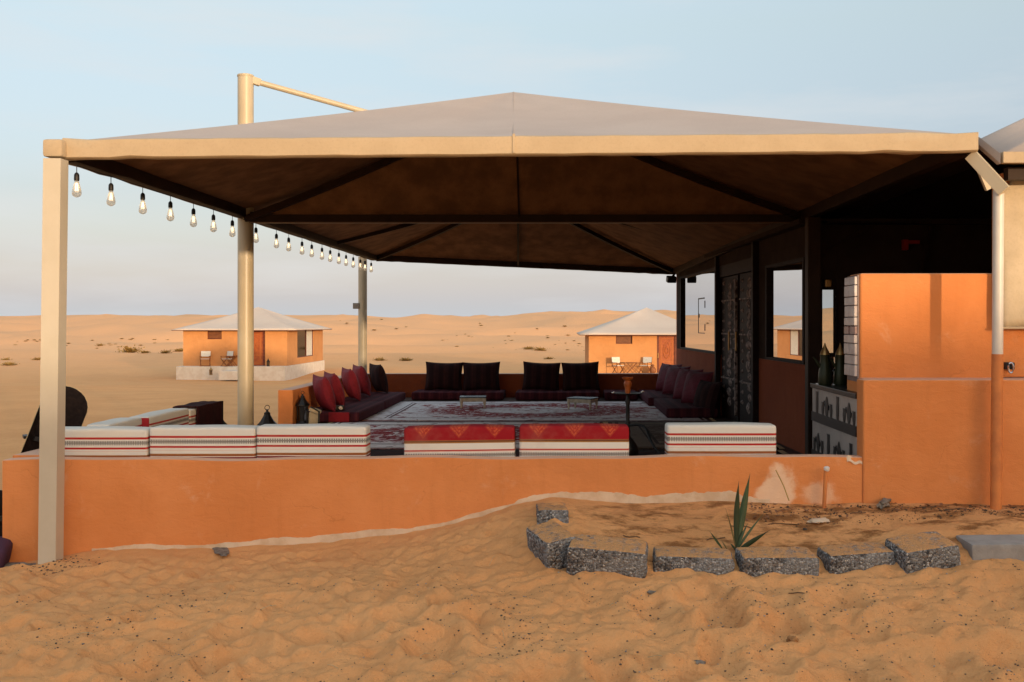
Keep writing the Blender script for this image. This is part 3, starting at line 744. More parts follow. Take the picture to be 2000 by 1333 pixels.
def roof(m, dz, sag):
    D = Vector((0, 0, dz))
    a, b, c, d, r1, r2 = e_FL+D, e_FR+D, e_BR+D, e_BL+D, R1+D, R2+D
    surf(m, a, b, r1, r1, 28, 12, sag); surf(m, b, c, r2, r1, 20, 12, sag)
    surf(m, c, d, r2, r2, 20, 12, sag); surf(m, d, a, r1, r2, 20, 12, sag)
    return m
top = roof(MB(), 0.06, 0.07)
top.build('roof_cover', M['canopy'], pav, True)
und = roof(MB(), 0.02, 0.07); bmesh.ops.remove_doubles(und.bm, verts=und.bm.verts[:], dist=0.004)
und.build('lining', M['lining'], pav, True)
sm_ = MB(); mid = e_FL.lerp(e_FR, (PX(1003, 6.4)-e_FL.x)/(e_FR.x-e_FL.x)); q = []
for i in range(13):
    u = i/12; p = mid.lerp(R1, u); p.z += 0.062-0.07*math.sin(math.pi*u); q.append(p)
sm_.tube(q, 0.003, 5).build('roof_seam', M['canopy'], pav)
# fabric wrapped edge beams
def edge_wrap(a, b, name, mat, w_=0.09, h_=0.115, dz=0.0, n=40, wr=0.004):
    m = MB(); a = Vector(a); b = Vector(b); t = (b-a).normalized(); s = Vector((t.y, -t.x, 0))
    prof = [(-1, -1), (-0.6, -1.06), (0.6, -1.06), (1, -0.9), (1.05, 0), (1, 0.9), (0.6, 1.05), (-0.6, 1.05), (-1, 0.9)]
    vv = []; ff = []
    for i in range(n+1):
        u = i/n; p = a.lerp(b, u); 
        for (q, r) in prof:
            k = wr*(math.sin(u*61+q*3)+0.7*math.sin(u*137+r*2))*(1.5 if u < 0.08 or u > 0.86 else 0.5)
            vv.append(p+s*(q*w_/2+k)+Vector((0, 0, r*h_/2+dz+k*0.6)))
    k = len(prof)
    for i in range(n):
        for j in range(k): ff.append((i*k+j, i*k+(j+1) % k, (i+1)*k+(j+1) % k, (i+1)*k+j))
    ff += [tuple(range(k)), tuple(range(n*k+k-1, n*k-1, -1))]
    m.faces(vv, ff)
    return m.build(name, mat, pav, True)
edge_wrap(P(128, 292.5, 6.34), P(1905, 279.5, 6.34), 'front_fascia', M['fascia'], 0.08, 0.118)
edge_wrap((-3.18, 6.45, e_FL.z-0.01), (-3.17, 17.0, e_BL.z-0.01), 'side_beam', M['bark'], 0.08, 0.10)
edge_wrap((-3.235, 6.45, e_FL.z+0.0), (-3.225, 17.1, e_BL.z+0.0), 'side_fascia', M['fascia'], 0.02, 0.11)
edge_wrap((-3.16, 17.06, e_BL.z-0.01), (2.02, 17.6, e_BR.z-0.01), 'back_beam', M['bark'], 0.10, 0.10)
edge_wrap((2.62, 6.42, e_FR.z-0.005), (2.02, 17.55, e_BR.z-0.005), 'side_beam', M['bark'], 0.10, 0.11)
gm = MB(); gm.bar((2.83, 6.7, e_FR.z+0.01), (2.22, 17.5, e_BR.z+0.01), 0.42, 0.03); gm.build('gap_blocker', M['bark'], pav)  # dark strip added to block the bright gap between the two roofs
MB().box2(P(1001, 299, 6.29), P(1006, 262, 6.298)).build('fascia_seam', M['fascia'], pav)
# corner cap on the front post
MB().box(P(111, 292, 6.30), (0.125, 0.12, 0.112), bev=0.02, seg=2).build('corner_cap', M['fascia'], pav, True)
# post and poles
a = P(109.5, 312, 6.26); b = P(99, 1118, 6.26)
MB().bar(a, b, 0.098, 0.11).build('square_post', simple('pale_post_paint', (0.57, 0.51, 0.40), (0.53, 0.47, 0.36), 3, 0.45, 0, 0.4, bump=0.04, bscale=30), pav)
mx = PX(480, 10.0)
zt = PZ(150, 10.0)
MB().tube([(mx, 10.0, FL-0.3), (mx, 10.0, zt)], 0.078, 24).build('mast', M['cream'], pav, True)
MB().lathe([(0.082, 0), (0.084, 0.012), (0.078, 0.02), (0.02, 0.024)], (mx, 10.0, zt-0.005), 24).build('mast_cap', M['cream'], pav, True)
A0 = Vector((mx+0.06, 10.02, PZ(157, 10))); 
# the arm runs inward until it meets the roof
A1 = Vector((-0.62, 11.2, 3.54))
MB().tube([A0, A1], 0.030, 12).build('mast_arm', M['cream'], pav, True)
MB().box(A0+Vector((0.03, 0.0, -0.006)), (0.10, 0.05, 0.075), rot=(0, 0.2, 0.6), bev=0.008).build('arm_bracket', M['cream'], pav)
bx_ = PX(708, 17.1)
MB().tube([(bx_, 17.12, FL-0.3), (bx_, 17.12, PZ(502, 17.1))], 0.075, 20).build('back_pole', M['cream'], pav, True)
MB().box((bx_-0.10, 17.08, PZ(598, 17.1)), (0.11, 0.08, 0.10), bev=0.01).build('junction_box', M['greysteel'], pav)
# beams and rafters
zm = PZ(425, 10.0)
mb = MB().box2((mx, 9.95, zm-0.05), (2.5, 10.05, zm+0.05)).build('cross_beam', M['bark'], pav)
MB().box2((mx+0.02, 9.94, zm-0.062), (2.48, 9.985, zm-0.052)).build('beam_lip', simple('pale_beam_lip', (0.16, 0.08, 0.04), None, 9, 0.4, 0, 0.5), pav)  # thin strip, lighter than the beam it runs under
MB().box((mx+0.25, 10.0, zm+0.045), (0.16, 0.12, 0.05), rot=(0, -0.2, 0)).build('beam_bracket', M['bark'], pav)
def roofz(p): return p
def rafter(a, b, name='rafter', w_=0.055, h_=0.06):
    n = 8; a = Vector(a); b = Vector(b)
    m = MB()
    pts = []
    for i in range(n+1):
        u = i/n; p = a.lerp(b, u); p.z -= 0.03+0.045*math.sin(math.pi*u); pts.append(p)
    for i in range(n): m.bar(pts[i], pts[i+1], w_, h_)
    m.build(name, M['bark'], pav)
rafter((-3.14, 9.93, PZ(424, 10)), (R1.x, 9.16, R1.z)); rafter((2.47, 9.93, PZ(424, 10)), (R1.x, 9.16, R1.z))
# the lining of the front bay comes down to the cross beam
lp = MB(); a_, b_, t_ = Vector((-3.14, 9.97, PZ(424, 10))), Vector((2.47, 9.97, PZ(424, 10))), Vector((R1.x, 9.22, R1.z-0.01))
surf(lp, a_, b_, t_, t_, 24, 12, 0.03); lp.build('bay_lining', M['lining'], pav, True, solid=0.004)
cm_ = a_.lerp(b_, (R1.x+3.14)/5.61)
MB().bar(cm_+Vector((0.02, -0.02, 0)), t_+Vector((0.02, -0.02, 0)), 0.02, 0.02).build('lining_seam', M['bark'], pav)
rafter((-3.14, 14.0, PZ(470, 14)), (R2.x, 14.6, R2.z)); rafter((2.22, 14.0, PZ(478, 14)), (R2.x, 14.6, R2.z))
rafter(e_BL, R2); rafter(e_BR, R2); rafter(e_FL, R1); rafter(e_FR, R1)
rafter((PX(1012, 17.3), 17.3, (e_BL.z+e_BR.z)/2), R2, w_=0.035, h_=0.03); rafter(R1, R2, 'ridge_beam')
# right hand end: tubes going over to the round pole, small bracket
rp = P(1949, 366, 6.2)
MB().bar(P(1896, 303, 6.36), P(1962, 374, 6.22), 0.045, 0.075).build('corner_strut', M['cream'], pav)
MB().bar(P(1905, 312, 6.38), P(1930, 371, 6.4), 0.02, 0.035).build('corner_strut', M['cream'], pav)
pm = thing('round_pole', 'round steel pole painted white above and orange below beside the tall wall', 'pole', (PX(1947, 6.27), 6.27, 0.4))
MB().tube([P(1942+3, 1000, 6.27), P(1948, 692, 6.27)], 0.0355, 20).build('lower_shaft', M['orangesteel'], pm, True)
MB().tube([P(1948, 692, 6.27), P(1950, 372, 6.27)], 0.0335, 20).build('upper_shaft', M['whiteplastic'] if False else simple('white_steel', (0.66, 0.62, 0.55), (0.6, 0.55, 0.48), 4, 0.4, 0, 0.5), pm, True)

# ------------------------------------------------------------------ neighbouring tent on the right
nb = thing('side_tent', 'neighbouring tent at the right edge with a pale roof and hanging canvas wall', 'tent', (5, 8, FL))
c0 = P(1955, 306, 6.33); c1 = P(1909, 274, 6.62)
zf = c0.z
apx = Vector((8.4, 11.0, EYE+3.85))
pts = [c1, c0, Vector((16.3, 6.33, zf)), Vector((16.3, 15.7, zf)), Vector((3.2, 15.7, zf)), Vector((2.7, 12.5, zf))]
m = MB()
for i in range(6):
    a_, b_ = pts[i], pts[(i+1) % 6]
    surf(m, a_, b_, apx, apx, 10, 8, 0.03)
bmesh.ops.remove_doubles(m.bm, verts=m.bm.verts[:], dist=0.003)
m.build('roof_cover', M['canopy'], nb, True, solid=0.02)
def strip(a, b, h_, name):
    m = MB(); n = 16; vv = []; ff = []
    for i in range(n+1):
        p = a.lerp(b, i/n); k = 0.003*math.sin(i*1.9)
        vv += [p+Vector((0, -0.035+k, 0.004)), p+Vector((0, -0.035+k, -h_)), p+Vector((0, 0.02+k, -h_)), p+Vector((0, 0.02+k, 0.004))]
    for i in range(n):
        for j in range(4): ff.append((i*4+j, i*4+(j+1) % 4, (i+1)*4+(j+1) % 4, (i+1)*4+j))
    ff += [(0, 1, 2, 3), (n*4+3, n*4+2, n*4+1, n*4)]
    m.faces(vv, ff); m.build(name, M['fascia'], nb)
strip(c0+Vector((0.0, 0, 0.02)), Vector((16.3, 6.33, zf+0.02)), 0.065, 'front_fascia')
sd = MB(); a_ = P(1912, 268, 6.45); b_ = P(1954, 301, 6.31)
sd.faces([a_, b_, b_-Vector((0, 0, 0.062)), a_-Vector((0, 0, 0.05)), a_+Vector((0, 0.05, 0)), b_+Vector((0, 0.05, 0)), b_+Vector((0, 0.05, -0.062)), a_+Vector((0, 0.05, -0.05))],
         [(0, 1, 2, 3), (7, 6, 5, 4), (0, 4, 5, 1), (1, 5, 6, 2), (2, 6, 7, 3), (3, 7, 4, 0)])
sd.build('gutter_flap', M['canopy'], nb)
def flap(u, v):
    x = PX(1952, 6.6)+u*3.2; zt_ = PZ(340, 6.6) if u > 0.02 else PZ(368, 6.6); zb = PZ(641, 6.6)
    return Vector((x, 6.6+0.012*math.sin(u*40)+0.010*math.sin(u*95+v*3)+0.01*math.sin(v*6), zt_+(zb-zt_)*v+0.004*math.sin(u*30)))
MB().grid(flap, 60, 16).build('canvas_wall', woven('hanging_canvas', (0.58, 0.475, 0.33), (0.50, 0.405, 0.27), 200, 0.85, 5.0, 1.6), nb, True, solid=0.006)
MB().tube([(PX(1953, 6.58), 6.59, PZ(641, 6.58)), (PX(1953, 6.58)+3.2, 6.59, PZ(641, 6.58))], 0.009, 8).build('canvas_hem', M['fascia'], nb, True)
MB().box2((2.96, 6.68, LED+0.001), (16.0, 6.84, PZ(338, 6.68)), bev=0.01).build('tent_wall', M['orange'], nb)
MB().box2((5.21, DW-0.01, -0.45), (16.0, 6.66, LED-0.01)).build('tent_plinth', M['orange'], nb)
MB().box2((2.9, 6.45, zf-0.13), (15.9, 6.52, zf-0.05)).build('eave_beam', M['redtrim'] if False else M['bark'], nb)
MB().box2((16.0, 6.35, -0.4), (16.15, 15.6, zf)).build('tent_wall', M['orange'], nb)

# wall clip with a ring beside the pole
wc = thing('wall_hook', 'small black clip with a metal ring on the wall right of the round pole', 'hook', P(1968, 716, 6.66))
MB().box(P(1970, 715, 6.65), (0.062, 0.05, 0.048), bev=0.006).build('clip_body', M['black'], wc)
ring = [P(1974+5.0*math.cos(t), 719+10*math.sin(t), 6.61) for t in np.linspace(0, 2*math.pi, 15)]
MB().tube(ring, 0.006, 6, cap=False).build('ring', M['chrome'], wc, True)
# water pipe with white cap
wp = thing('standpipe', 'thin orange pipe with a white cap standing against the low wall', 'pipe', P(1612, 985, 6.36))
MB().tube([P(1609, 1000, 6.33), P(1613, 918, 6.33)], 0.0125, 10).build('pipe', M['orangesteel'], wp, True)
MB().lathe([(0.012, -0.012), (0.019, -0.004), (0.019, 0.012), (0.010, 0.019)], P(1614.5, 917, 6.33), 12).build('cap', M['whiteplastic'], wp, True)
fl = thing('floodlight', 'dark floodlight hanging below the far right corner of the canopy', 'lamp', P(1311, 545, 17.3))
MB().box(P(1311, 546, 17.2), (0.16, 0.12, 0.11), rot=(0.3, 0, 0.2), bev=0.02).build('housing', M['lantern'], fl)
MB().tube([P(1314, 540, 17.25), P(1320, 532, 17.4)], 0.02, 6).build('bracket', M['lantern'], fl)

# ------------------------------------------------------------------ string of bulbs
bulb_px = [150, 217, 279, 333, 378, 417, 454, 500, 540, 564, 590, 609, 629, 645, 662, 676, 690, 704, 713, 725]
order = ['first', 'second', 'third', 'fourth', 'fifth', 'sixth', 'seventh', 'eighth', 'ninth', 'tenth', 'eleventh', 'twelfth']
def make_bulb():
    t = thing('hanging_bulb', 'x', 'bulb', group='bulbs hanging from the canopy edge')
    MB().tube([(0, 0, 0.012), (0, 0, 0.06)], 0.003, 5).local('cord', M['black'], t)
    MB().lathe([(0.007, 0.012), (0.014, 0.004), (0.0175, -0.004), (0.0185, -0.034), (0.0165, -0.046)], n=12).local('socket', M['black'], t, True)
    prof = [(0.013, -0.044), (0.0155, -0.055), (0.022, -0.078), (0.0285, -0.105), (0.032, -0.128), (0.0305, -0.142), (0.024, -0.153), (0.012, -0.160), (0.002, -0.163)]
    MB().lathe(prof, n=14).local('glass', M['bulb'], t, True)
    m = MB()
    for k in range(6):
        an = k*math.pi/3; m.tube([(0.006*math.cos(an), 0.006*math.sin(an), -0.062), (0.011*math.cos(an+.5), 0.011*math.sin(an+.5), -0.118)], 0.0016, 4)
    m.local('filament', M['filament'], t)
    return t
b0 = make_bulb(); cable = []
for i, px in enumerate(bulb_px):
    d = 3.13*F/(VX-px); zz = PZ(312+0.3215*(px-135)+6, d)-0.03
    nbl = 7
    if i < nbl: lab = f'hanging clear bulb, {order[i]} from the square front post' if i else 'hanging clear bulb nearest the square front post'
    elif i < 14: lab = f'hanging clear bulb, {order[i-nbl]} beyond the tall mast towards the back' if i > nbl else 'hanging clear bulb just right of the tall mast'
    else:
        lab = f'hanging clear bulb, {order[19-i]} from the far back end of the row' if i < 19 else 'hanging clear bulb at the far back end of the row'
    o = b0 if i == 0 else copy_tree(b0, label=lab)
    o['label'] = lab; o.scale = (0.92, 0.92, 0.92); o.location = (-3.13, d, zz-0.03); o.rotation_euler = (0, 0, random.uniform(0, 3))
    cable.append(Vector((-3.13, d, zz+0.028)))
m = MB(); pts = []
for i in range(len(cable)-1):
    for k in range(4):
        u = k/4; p = cable[i].lerp(cable[i+1], u); p.z -= 0.004*math.sin(math.pi*u); pts.append(p)
pts.append(cable[-1]); m.tube(pts, 0.004, 5)
cb = m.build('bulb_cable', M['black']); tag(cb, 'thin black cable carrying the bulbs along the canopy edge', 'cable')

# ------------------------------------------------------------------ rugs
def rug_mat(name, seed, field, motif, accent, dark, L_, W_, worn=0.5):
    a = NT(name); v = a.obj(); xyz = a.sep(v)
    ax = a.math('ABSOLUTE', a.math('DIVIDE', xyz[0], L_/2)); ay = a.math('ABSOLUTE', a.math('DIVIDE', xyz[1], W_/2))
    edge = a.math('MINIMUM', a.math('MULTIPLY', a.math('SUBTRACT', 1.0, ax), L_/2), a.math('MULTIPLY', a.math('SUBTRACT', 1.0, ay), W_/2))
    vv = a.scaled(v, 1, 1, 1, (seed, seed*0.7, 0))
    n1 = a.noise(vv, 2.6, 6, 0.72, 1.2); n2 = a.noise(vv, 9, 4, 0.7, 0.8); n3 = a.noise(vv, 1.0, 3, 0.5)
    vo = a.n('ShaderNodeTexVoronoi'); vo.inputs['Scale'].default_value = 5.0; a.l(vv, vo.inputs['Vector'])
    fl_ = a.step(vo.outputs['Distance'], 0.16, 0.24)
    # medallion: rings round the middle
    rr = a.math('SQRT', a.math('ADD', a.math('MULTIPLY', ax, ax), a.math('MULTIPLY', ay, ay)))
    rr = a.math('ADD', rr, a.math('MULTIPLY', a.math('SUBTRACT', n1, 0.5), 0.55))
    med = a.math('MULTIPLY', a.step(rr, 0.30, 0.36), a.math('SUBTRACT', 1.0, a.step(rr, 0.62, 0.72)))
    blot = a.math('MAXIMUM', a.step(n1, 0.52, 0.60), a.math('MULTIPLY', med, a.step(n2, 0.36, 0.5)))
    col = a.mix(a.math('MULTIPLY', blot, a.step(n2, 0.34, 0.46)), field, motif)
    col = a.mix(a.math('MULTIPLY', a.math('SUBTRACT', 1.0, fl_), a.step(n3, 0.42, 0.55)), col, dark)
    col = a.mix(a.math('MULTIPLY', a.step(n2, 0.56, 0.62), 0.7), col, accent)
    # border stripes with small flowers
    inb = a.math('SUBTRACT', 1.0, a.step(edge, 0.40, 0.42))
    bcol = a.mix(a.math('MULTIPLY', a.math('SUBTRACT', 1.0, a.step(vo.outputs['Distance'], 0.2, 0.3)), a.step(n2, 0.35, 0.6)), field, dark)
    bcol = a.mix(a.math('MULTIPLY', a.step(n1, 0.56, 0.62), 0.6), bcol, motif)
    col = a.mix(inb, col, bcol)
    for (p, wd, c) in ((0.42, 0.02, dark), (0.36, 0.012, dark), (0.10, 0.02, dark), (0.0, 0.045, dark)):
        f = a.math('LESS_THAN', a.math('ABSOLUTE', a.math('SUBTRACT', edge, p)), wd)
        col = a.mix(a.math('MULTIPLY', f, 0.85), col, c)
    col = a.mix(a.math('MULTIPLY', a.step(a.noise(vv, 30, 3, 0.7), 0.5, 0.7), worn), col, field)
    a.color(col); a.bump(a.noise(vv, 120, 3), 0.3, 0.008)
    return a.set(0.95, 0, 0.1)
def rug(px0, px1, d0, d1, mat, label, z=0, rz=0):
    x0, x1 = px0, px1
    t = thing('rug', label, 'rug', ((x0+x1)/2, (d0+d1)/2, FL+z), rz)
    L_, W_ = x1-x0, d1-d0
    MB().grid(lambda u, v: ((u-.5)*L_+0.012*math.sin(v*19), (v-.5)*W_+0.015*math.sin(u*15), 0.008+0.003*math.sin(u*13)*math.sin(v*9)), 30, 20).local('pile', mat, t, True, solid=0.008)
    m = MB()
    for k in range(int(W_/0.03)):
        y = -W_/2+k*0.03
        for s in (-1, 1):
            x = s*L_/2; m.box((x+s*0.03, y+0.015, 0.004), (0.06, 0.012, 0.004))
    fr = m.local('fringe', M['creamfabric'], t); fr['kind'] = 'stuff'
    return t
grey = (0.82, 0.78, 0.78); red = (0.28, 0.018, 0.022); wine = (0.09, 0.012, 0.016)
rug(-2.75, 2.0, 13.15, 16.45, rug_mat('rug_medallion', 1.0, grey, red, (0.36, 0.10, 0.06), wine, 4.75, 3.3, 0.30), 'large worn grey and red patterned rug in front of the back seats', 0.004)
rug(-2.95, 0.55, 10.25, 13.05, rug_mat('rug_red', 4.0, (0.80, 0.75, 0.73), red, (0.24, 0.03, 0.03), wine, 3.5, 2.8, 0.22), 'red and white patterned rug behind the red front cushions', 0.004)
rug(0.62, 2.25, 10.25, 13.05, rug_mat('rug_brown', 9.0, (0.20, 0.15, 0.11), (0.09, 0.05, 0.035), (0.26, 0.19, 0.13), (0.03, 0.018, 0.015), 1.63, 2.8, 0.4), 'dull brown patterned rug under the water pipe at right', 0.006)
rug(-3.0, 2.2, 7.75, 10.15, rug_mat('rug_dark', 14.0, (0.035, 0.016, 0.014), (0.09, 0.014, 0.014), (0.12, 0.02, 0.02), (0.016, 0.009, 0.009), 5.2, 2.4, 0.3), 'very dark wine red rug just behind the front cushions', 0.002)

# ------------------------------------------------------------------ striped cushions on the front
def cushion_mat(name, kind, H):
    a = NT(name); v = a.obj(); xyz = a.sep(v)
    off = a.math('SUBTRACT', H, xyz[2])       # distance below the top edge
    Wh = (0.72, 0.69, 0.62); rd = (0.42, 0.02, 0.02); pk = (0.68, 0.42, 0.34); br = (0.30, 0.095, 0.04); gd = (0.36, 0.17, 0.05); dk = (0.06, 0.05, 0.045); dr = (0.20, 0.012, 0.015)
    if kind == 'white':
        st = [(0, Wh), (0.054, pk), (0.057, rd), (0.069, pk), (0.072, Wh), (0.082, Wh), (0.109, Wh), (0.122, rd), (0.134, pk), (0.138, Wh), (0.150, pk), (0.152, Wh), (0.174, gd), (0.177, br), (0.188, gd), (0.191, Wh), (0.195, dr), (0.206, Wh), (0.30, rd), (0.31, Wh)]
        band = (0.082, 0.109)
    else:
        rr_ = (0.30, 0.012, 0.018)
        st = [(0, rr_), (0.088, gd), (0.092, (0.16, 0.06, 0.03)), (0.100, gd), (0.107, Wh), (0.148, pk), (0.151, rd), (0.159, pk), (0.163, Wh), (0.24, rd), (0.249, pk), (0.252, Wh), (0.30, br), (0.32, Wh)]
        band = (0.174, 0.198)
    col = a.ramp(a.math('DIVIDE', off, H), [(p/H, c) for p, c in st], 'CONSTANT')
    fin = a.math('MULTIPLY', a.math('GREATER_THAN', off, band[0]), a.math('LESS_THAN', off, band[1]))
    px_ = a.math('MODULO', a.math('ADD', a.math('ADD', xyz[0], xyz[1]), 10.0), 0.0155)
    tk = a.math('LESS_THAN', px_, 0.0108)
    mid = a.math('LESS_THAN', a.math('ABSOLUTE', a.math('SUBTRACT', off, (band[0]+band[1])/2)), 0.0042)
    tick = a.math('MAXIMUM', tk, mid)
    ck = a.math('SUBTRACT', 1.0, a.math('MULTIPLY', a.math('LESS_THAN', a.math('MODULO', a.math('ADD', off, 10.0), 0.008), 0.002), 0.8))
    col = a.mix(a.math('MULTIPLY', a.math('MULTIPLY', fin, tick), a.math('MULTIPLY', ck, 0.92)), col, dk)
    if kind == 'red':
        per = 0.236; xx = a.math('ABSOLUTE', a.math('SUBTRACT', a.math('MODULO', a.math('ADD', xyz[0], 10.0*per+per/2), per), per/2))
        tri = a.math('LESS_THAN', a.math('ADD', a.math('MULTIPLY', xx, 1.15), off), 0.078)
        inner = a.noise(v, 75, 2, 0.5)
        ribs = a.math('LESS_THAN', a.math('MODULO', a.math('ADD', a.math('MULTIPLY', xx, 1.15), off), 0.026), 0.016)
        tm = a.math('MULTIPLY', a.math('MULTIPLY', tri, a.math('LESS_THAN', off, 0.082)), a.math('ADD', 0.18, a.math('MULTIPLY', ribs, a.math('MULTIPLY', a.step(inner, 0.4, 0.55), 0.5))))
        col = a.mix(tm, col, (0.62, 0.13, 0.05))
        col = a.mix(a.math('MULTIPLY', a.step(a.noise(v, 3.0, 4), 0.55, 0.75), 0.15), col, (0.42, 0.10, 0.07))
    col = a.mix(a.math('MULTIPLY', a.step(a.noise(v, 6, 5, 0.6), 0.45, 0.75), 0.10), col, (0.45, 0.36, 0.25))
    a.color(col)
    w_ = a.noise(a.scaled(v, 1, 1, 40), 20, 2)
    a.bump(a.math('ADD', a.math('MULTIPLY', a.noise(v, 300, 2), 0.15), a.math('MULTIPLY', a.noise(v, 5, 4), 1.0)), 0.35, 0.012)
    return a.set(0.9, 0, 0.15)
CH = 0.62
M['cwhite'] = cushion_mat('white_striped_cloth', 'white', CH); M['cred'] = cushion_mat('red_striped_cloth', 'red', CH)
M['piping'] = simple('wine_piping', (0.16, 0.02, 0.02), None, 20, 0.85)
def cushion(x0, x1, d, ztop, mat, label, group='striped back cushions along the front wall', rz=0, lean=0.0, th=0.17, name='floor_cushion', bow=0.0, tilt=0.0):
    wd = x1-x0
    t = thing(name, label, 'cushion', ((x0+x1)/2, d, ztop-CH), rz, group)
    t.rotation_euler = (lean, tilt, rz)
    m = MB(); m.box((0, 0, CH/2), (wd, th, CH), bev=0.022, seg=3)
    bmesh.ops.subdivide_edges(m.bm, edges=[e for e in m.bm.edges if e.calc_length() > 0.2 and abs(e.verts[0].co.x-e.verts[1].co.x) > 0.2], cuts=15, use_grid_fill=True)
    for v in m.bm.verts:
        u = v.co.x/wd*2
        if v.co.z > CH*0.5: v.co.z += 0.0015*math.sin(u*5+wd*9)+0.004*(1-u*u)-0.004+bow*(u*u)
        v.co.y += math.copysign(0.006*(1-u*u), v.co.y)
    m.local('cover', mat, t, True)
    p = MB()
    for s in (-1, 1):
        y = s*(th/2-0.008)
        p.tube([(-wd/2+0.012, y, 0.05), (-wd/2+0.012, y, CH-0.03)], 0.006, 5)
        p.tube([(wd/2-0.012, y, 0.05), (wd/2-0.012, y, CH-0.03)], 0.006, 5)
    p.local('piping', M['piping'], t, True)
    return t
dC = 6.625; df = dC-0.085
def cz_(py): return PZ(py, df)-0.002
cushion(PX(80, df), PX(287, df), dC, cz_(837), M['cwhite'], 'white cushion with red stripes partly behind the square front post')
cushion(PX(291, df), PX(498, df), dC, cz_(834), M['cwhite'], 'white cushion with red stripes, middle one of the three at left')
cushion(PX(500, df), PX(715, df), dC, cz_(832), M['cwhite'], 'white cushion with red stripes just right of the tall mast foot')
cushion(PX(790, df), PX(1007, df), dC, cz_(833), M['cred'], 'red topped cushion with sagging stripes, left one of the red pair', bow=-0.004, tilt=-0.012)
cushion(PX(1014, df), PX(1229, df), dC, cz_(831), M['cred'], 'red topped cushion with straight stripes beside the water pipe')
cushion(PX(1303, df), PX(1517, df), dC, cz_(829), M['cwhite'], 'white cushion with red stripes standing alone at the right')
# along the left side wall
gs = 'striped back cushions along the left side wall'
def side_cushion(d0, d1, px, label, top):
    x = -3.40+0.085+0.03
    t = cushion(-(d1-d0)/2, (d1-d0)/2, 0, CH, M['cwhite'], label, gs)
    t.location = (x, (d0+d1)/2, top-CH); t.rotation_euler = (0, 0, R(90))
    return t
side_cushion(7.06, 7.62, 0, 'white striped cushion behind the square post along the left side wall', EYE-0.715)
s2 = side_cushion(7.74, 8.58, 0, 'white striped cushion with red end against the left side wall', EYE-0.725)
MB().box((-0.425, 0, CH-0.13), (0.012, 0.174, 0.24), bev=0.004).local('red_end', simple('red_cloth', (0.35, 0.02, 0.025), None, 9, 0.9), s2)
side_cushion(8.60, 9.40, 0, 'white striped cushion under the dark throw near the left entrance', EYE-0.745)
th = MB(); tx = -3.285
def thr(u, v):
    # draped over the top of the last cushion
    y = 8.70+u*0.66; s = v*0.66
    if s < 0.22: return Vector((tx-0.105-0.004*math.sin(u*9), y, EYE-0.95+s))
    if s < 0.42: return Vector((tx-0.105+(s-0.22)/0.20*0.21, y, EYE-0.728+0.004*math.sin(u*12)+0.002*math.sin(s*80)))
    return Vector((tx+0.108+0.006*math.sin(u*14), y, EYE-0.728-(s-0.42)*0.95))
th.grid(thr, 12, 33); tho = th.build('throw', simple('dark_wine_throw', (0.04, 0.011, 0.012), (0.026, 0.008, 0.009), 30, 0.95, 0, 0.1, bump=0.3, bscale=200), None, True, solid=0.008)
tag(tho, 'dark wine throw draped over the last striped cushion at left', 'throw')

# ------------------------------------------------------------------ floor seats and pillows inside
def seat_mat(name, c1, c2, c3):
    a = NT(name); v = a.obj(); x = a.sep(v)[0]
    s = a.math('MODULO', a.math('ADD', x, 10.0), 0.16)
    col = a.mix(a.math('LESS_THAN', s, 0.07), c1, c2)
    col = a.mix(a.math('LESS_THAN', a.math('ABSOLUTE', a.math('SUBTRACT', s, 0.10)), 0.008), col, c3)
    a.color(a.mix(a.math('MULTIPLY', a.step(a.noise(v, 12, 5, 0.6), 0.4, 0.7), 0.4), col, tuple(q*0.6 for q in c1)))
    a.bump(a.noise(v, 160, 3), 0.4, 0.01)
    return a.set(0.92, 0, 0.15)
M['seat'] = seat_mat('maroon_seat_cloth', (0.085, 0.018, 0.026), (0.055, 0.012, 0.018), (0.12, 0.03, 0.03))
M['pilred'] = simple('crimson_velvet', (0.22, 0.012, 0.020), (0.15, 0.008, 0.014), 5, 0.75, 0, 0.3, bump=0.35, bscale=26, bdist=0.03)
M['pilwine'] = simple('wine_velvet', (0.15, 0.014, 0.026), (0.09, 0.009, 0.016), 5, 0.75, 0, 0.3, bump=0.35, bscale=26, bdist=0.03)
M['pildark'] = seat_mat('dark_striped_cloth', (0.035, 0.012, 0.011), (0.022, 0.008, 0.008), (0.05, 0.014, 0.012))
def pillow_mesh(wd, ht, tk, n=14):
    m = MB()
    def f(sgn):
        def fn(u, v):
            a_, b_ = u*2-1, v*2-1
            px_ = wd/2*a_*(1-0.07*(1-b_*b_)); pz_ = ht/2*b_*(1-0.08*(1-a_*a_))
            t = tk/2*((1-abs(a_)**2.6)*(1-abs(b_)**2.6))**0.55
            return (px_, sgn*(t+0.004*math.sin(a_*7+b_*5)*(1-a_*a_)*(1-b_*b_)), pz_+ht/2)
        return fn
    m.grid(f(1), n, n); m.grid(f(-1), n, n)
    bmesh.ops.remove_doubles(m.bm, verts=m.bm.verts[:], dist=0.0005)
    return m
def mattress(x0, x1, y0, y1, z, label, h=0.13, rz=0):
    t = thing('floor_mattress', label, 'mattress', ((x0+x1)/2, (y0+y1)/2, FL), rz, 'floor mattresses round the seating area')
    wx, wy = x1-x0, y1-y0
    m = MB().box((0, 0, h/2+0.012), (wx, wy, h), bev=0.03, seg=3)
    m.local('cover', M['seat'], t, True)
    p = MB(); zz = h-0.012
    p.tube([(-wx/2+.01, -wy/2+.01, zz), (wx/2-.01, -wy/2+.01, zz), (wx/2-.01, wy/2-.01, zz), (-wx/2+.01, wy/2-.01, zz), (-wx/2+.01, -wy/2+.01, zz)], 0.008, 5)
    p.local('piping', M['piping'], t, True)
    return t
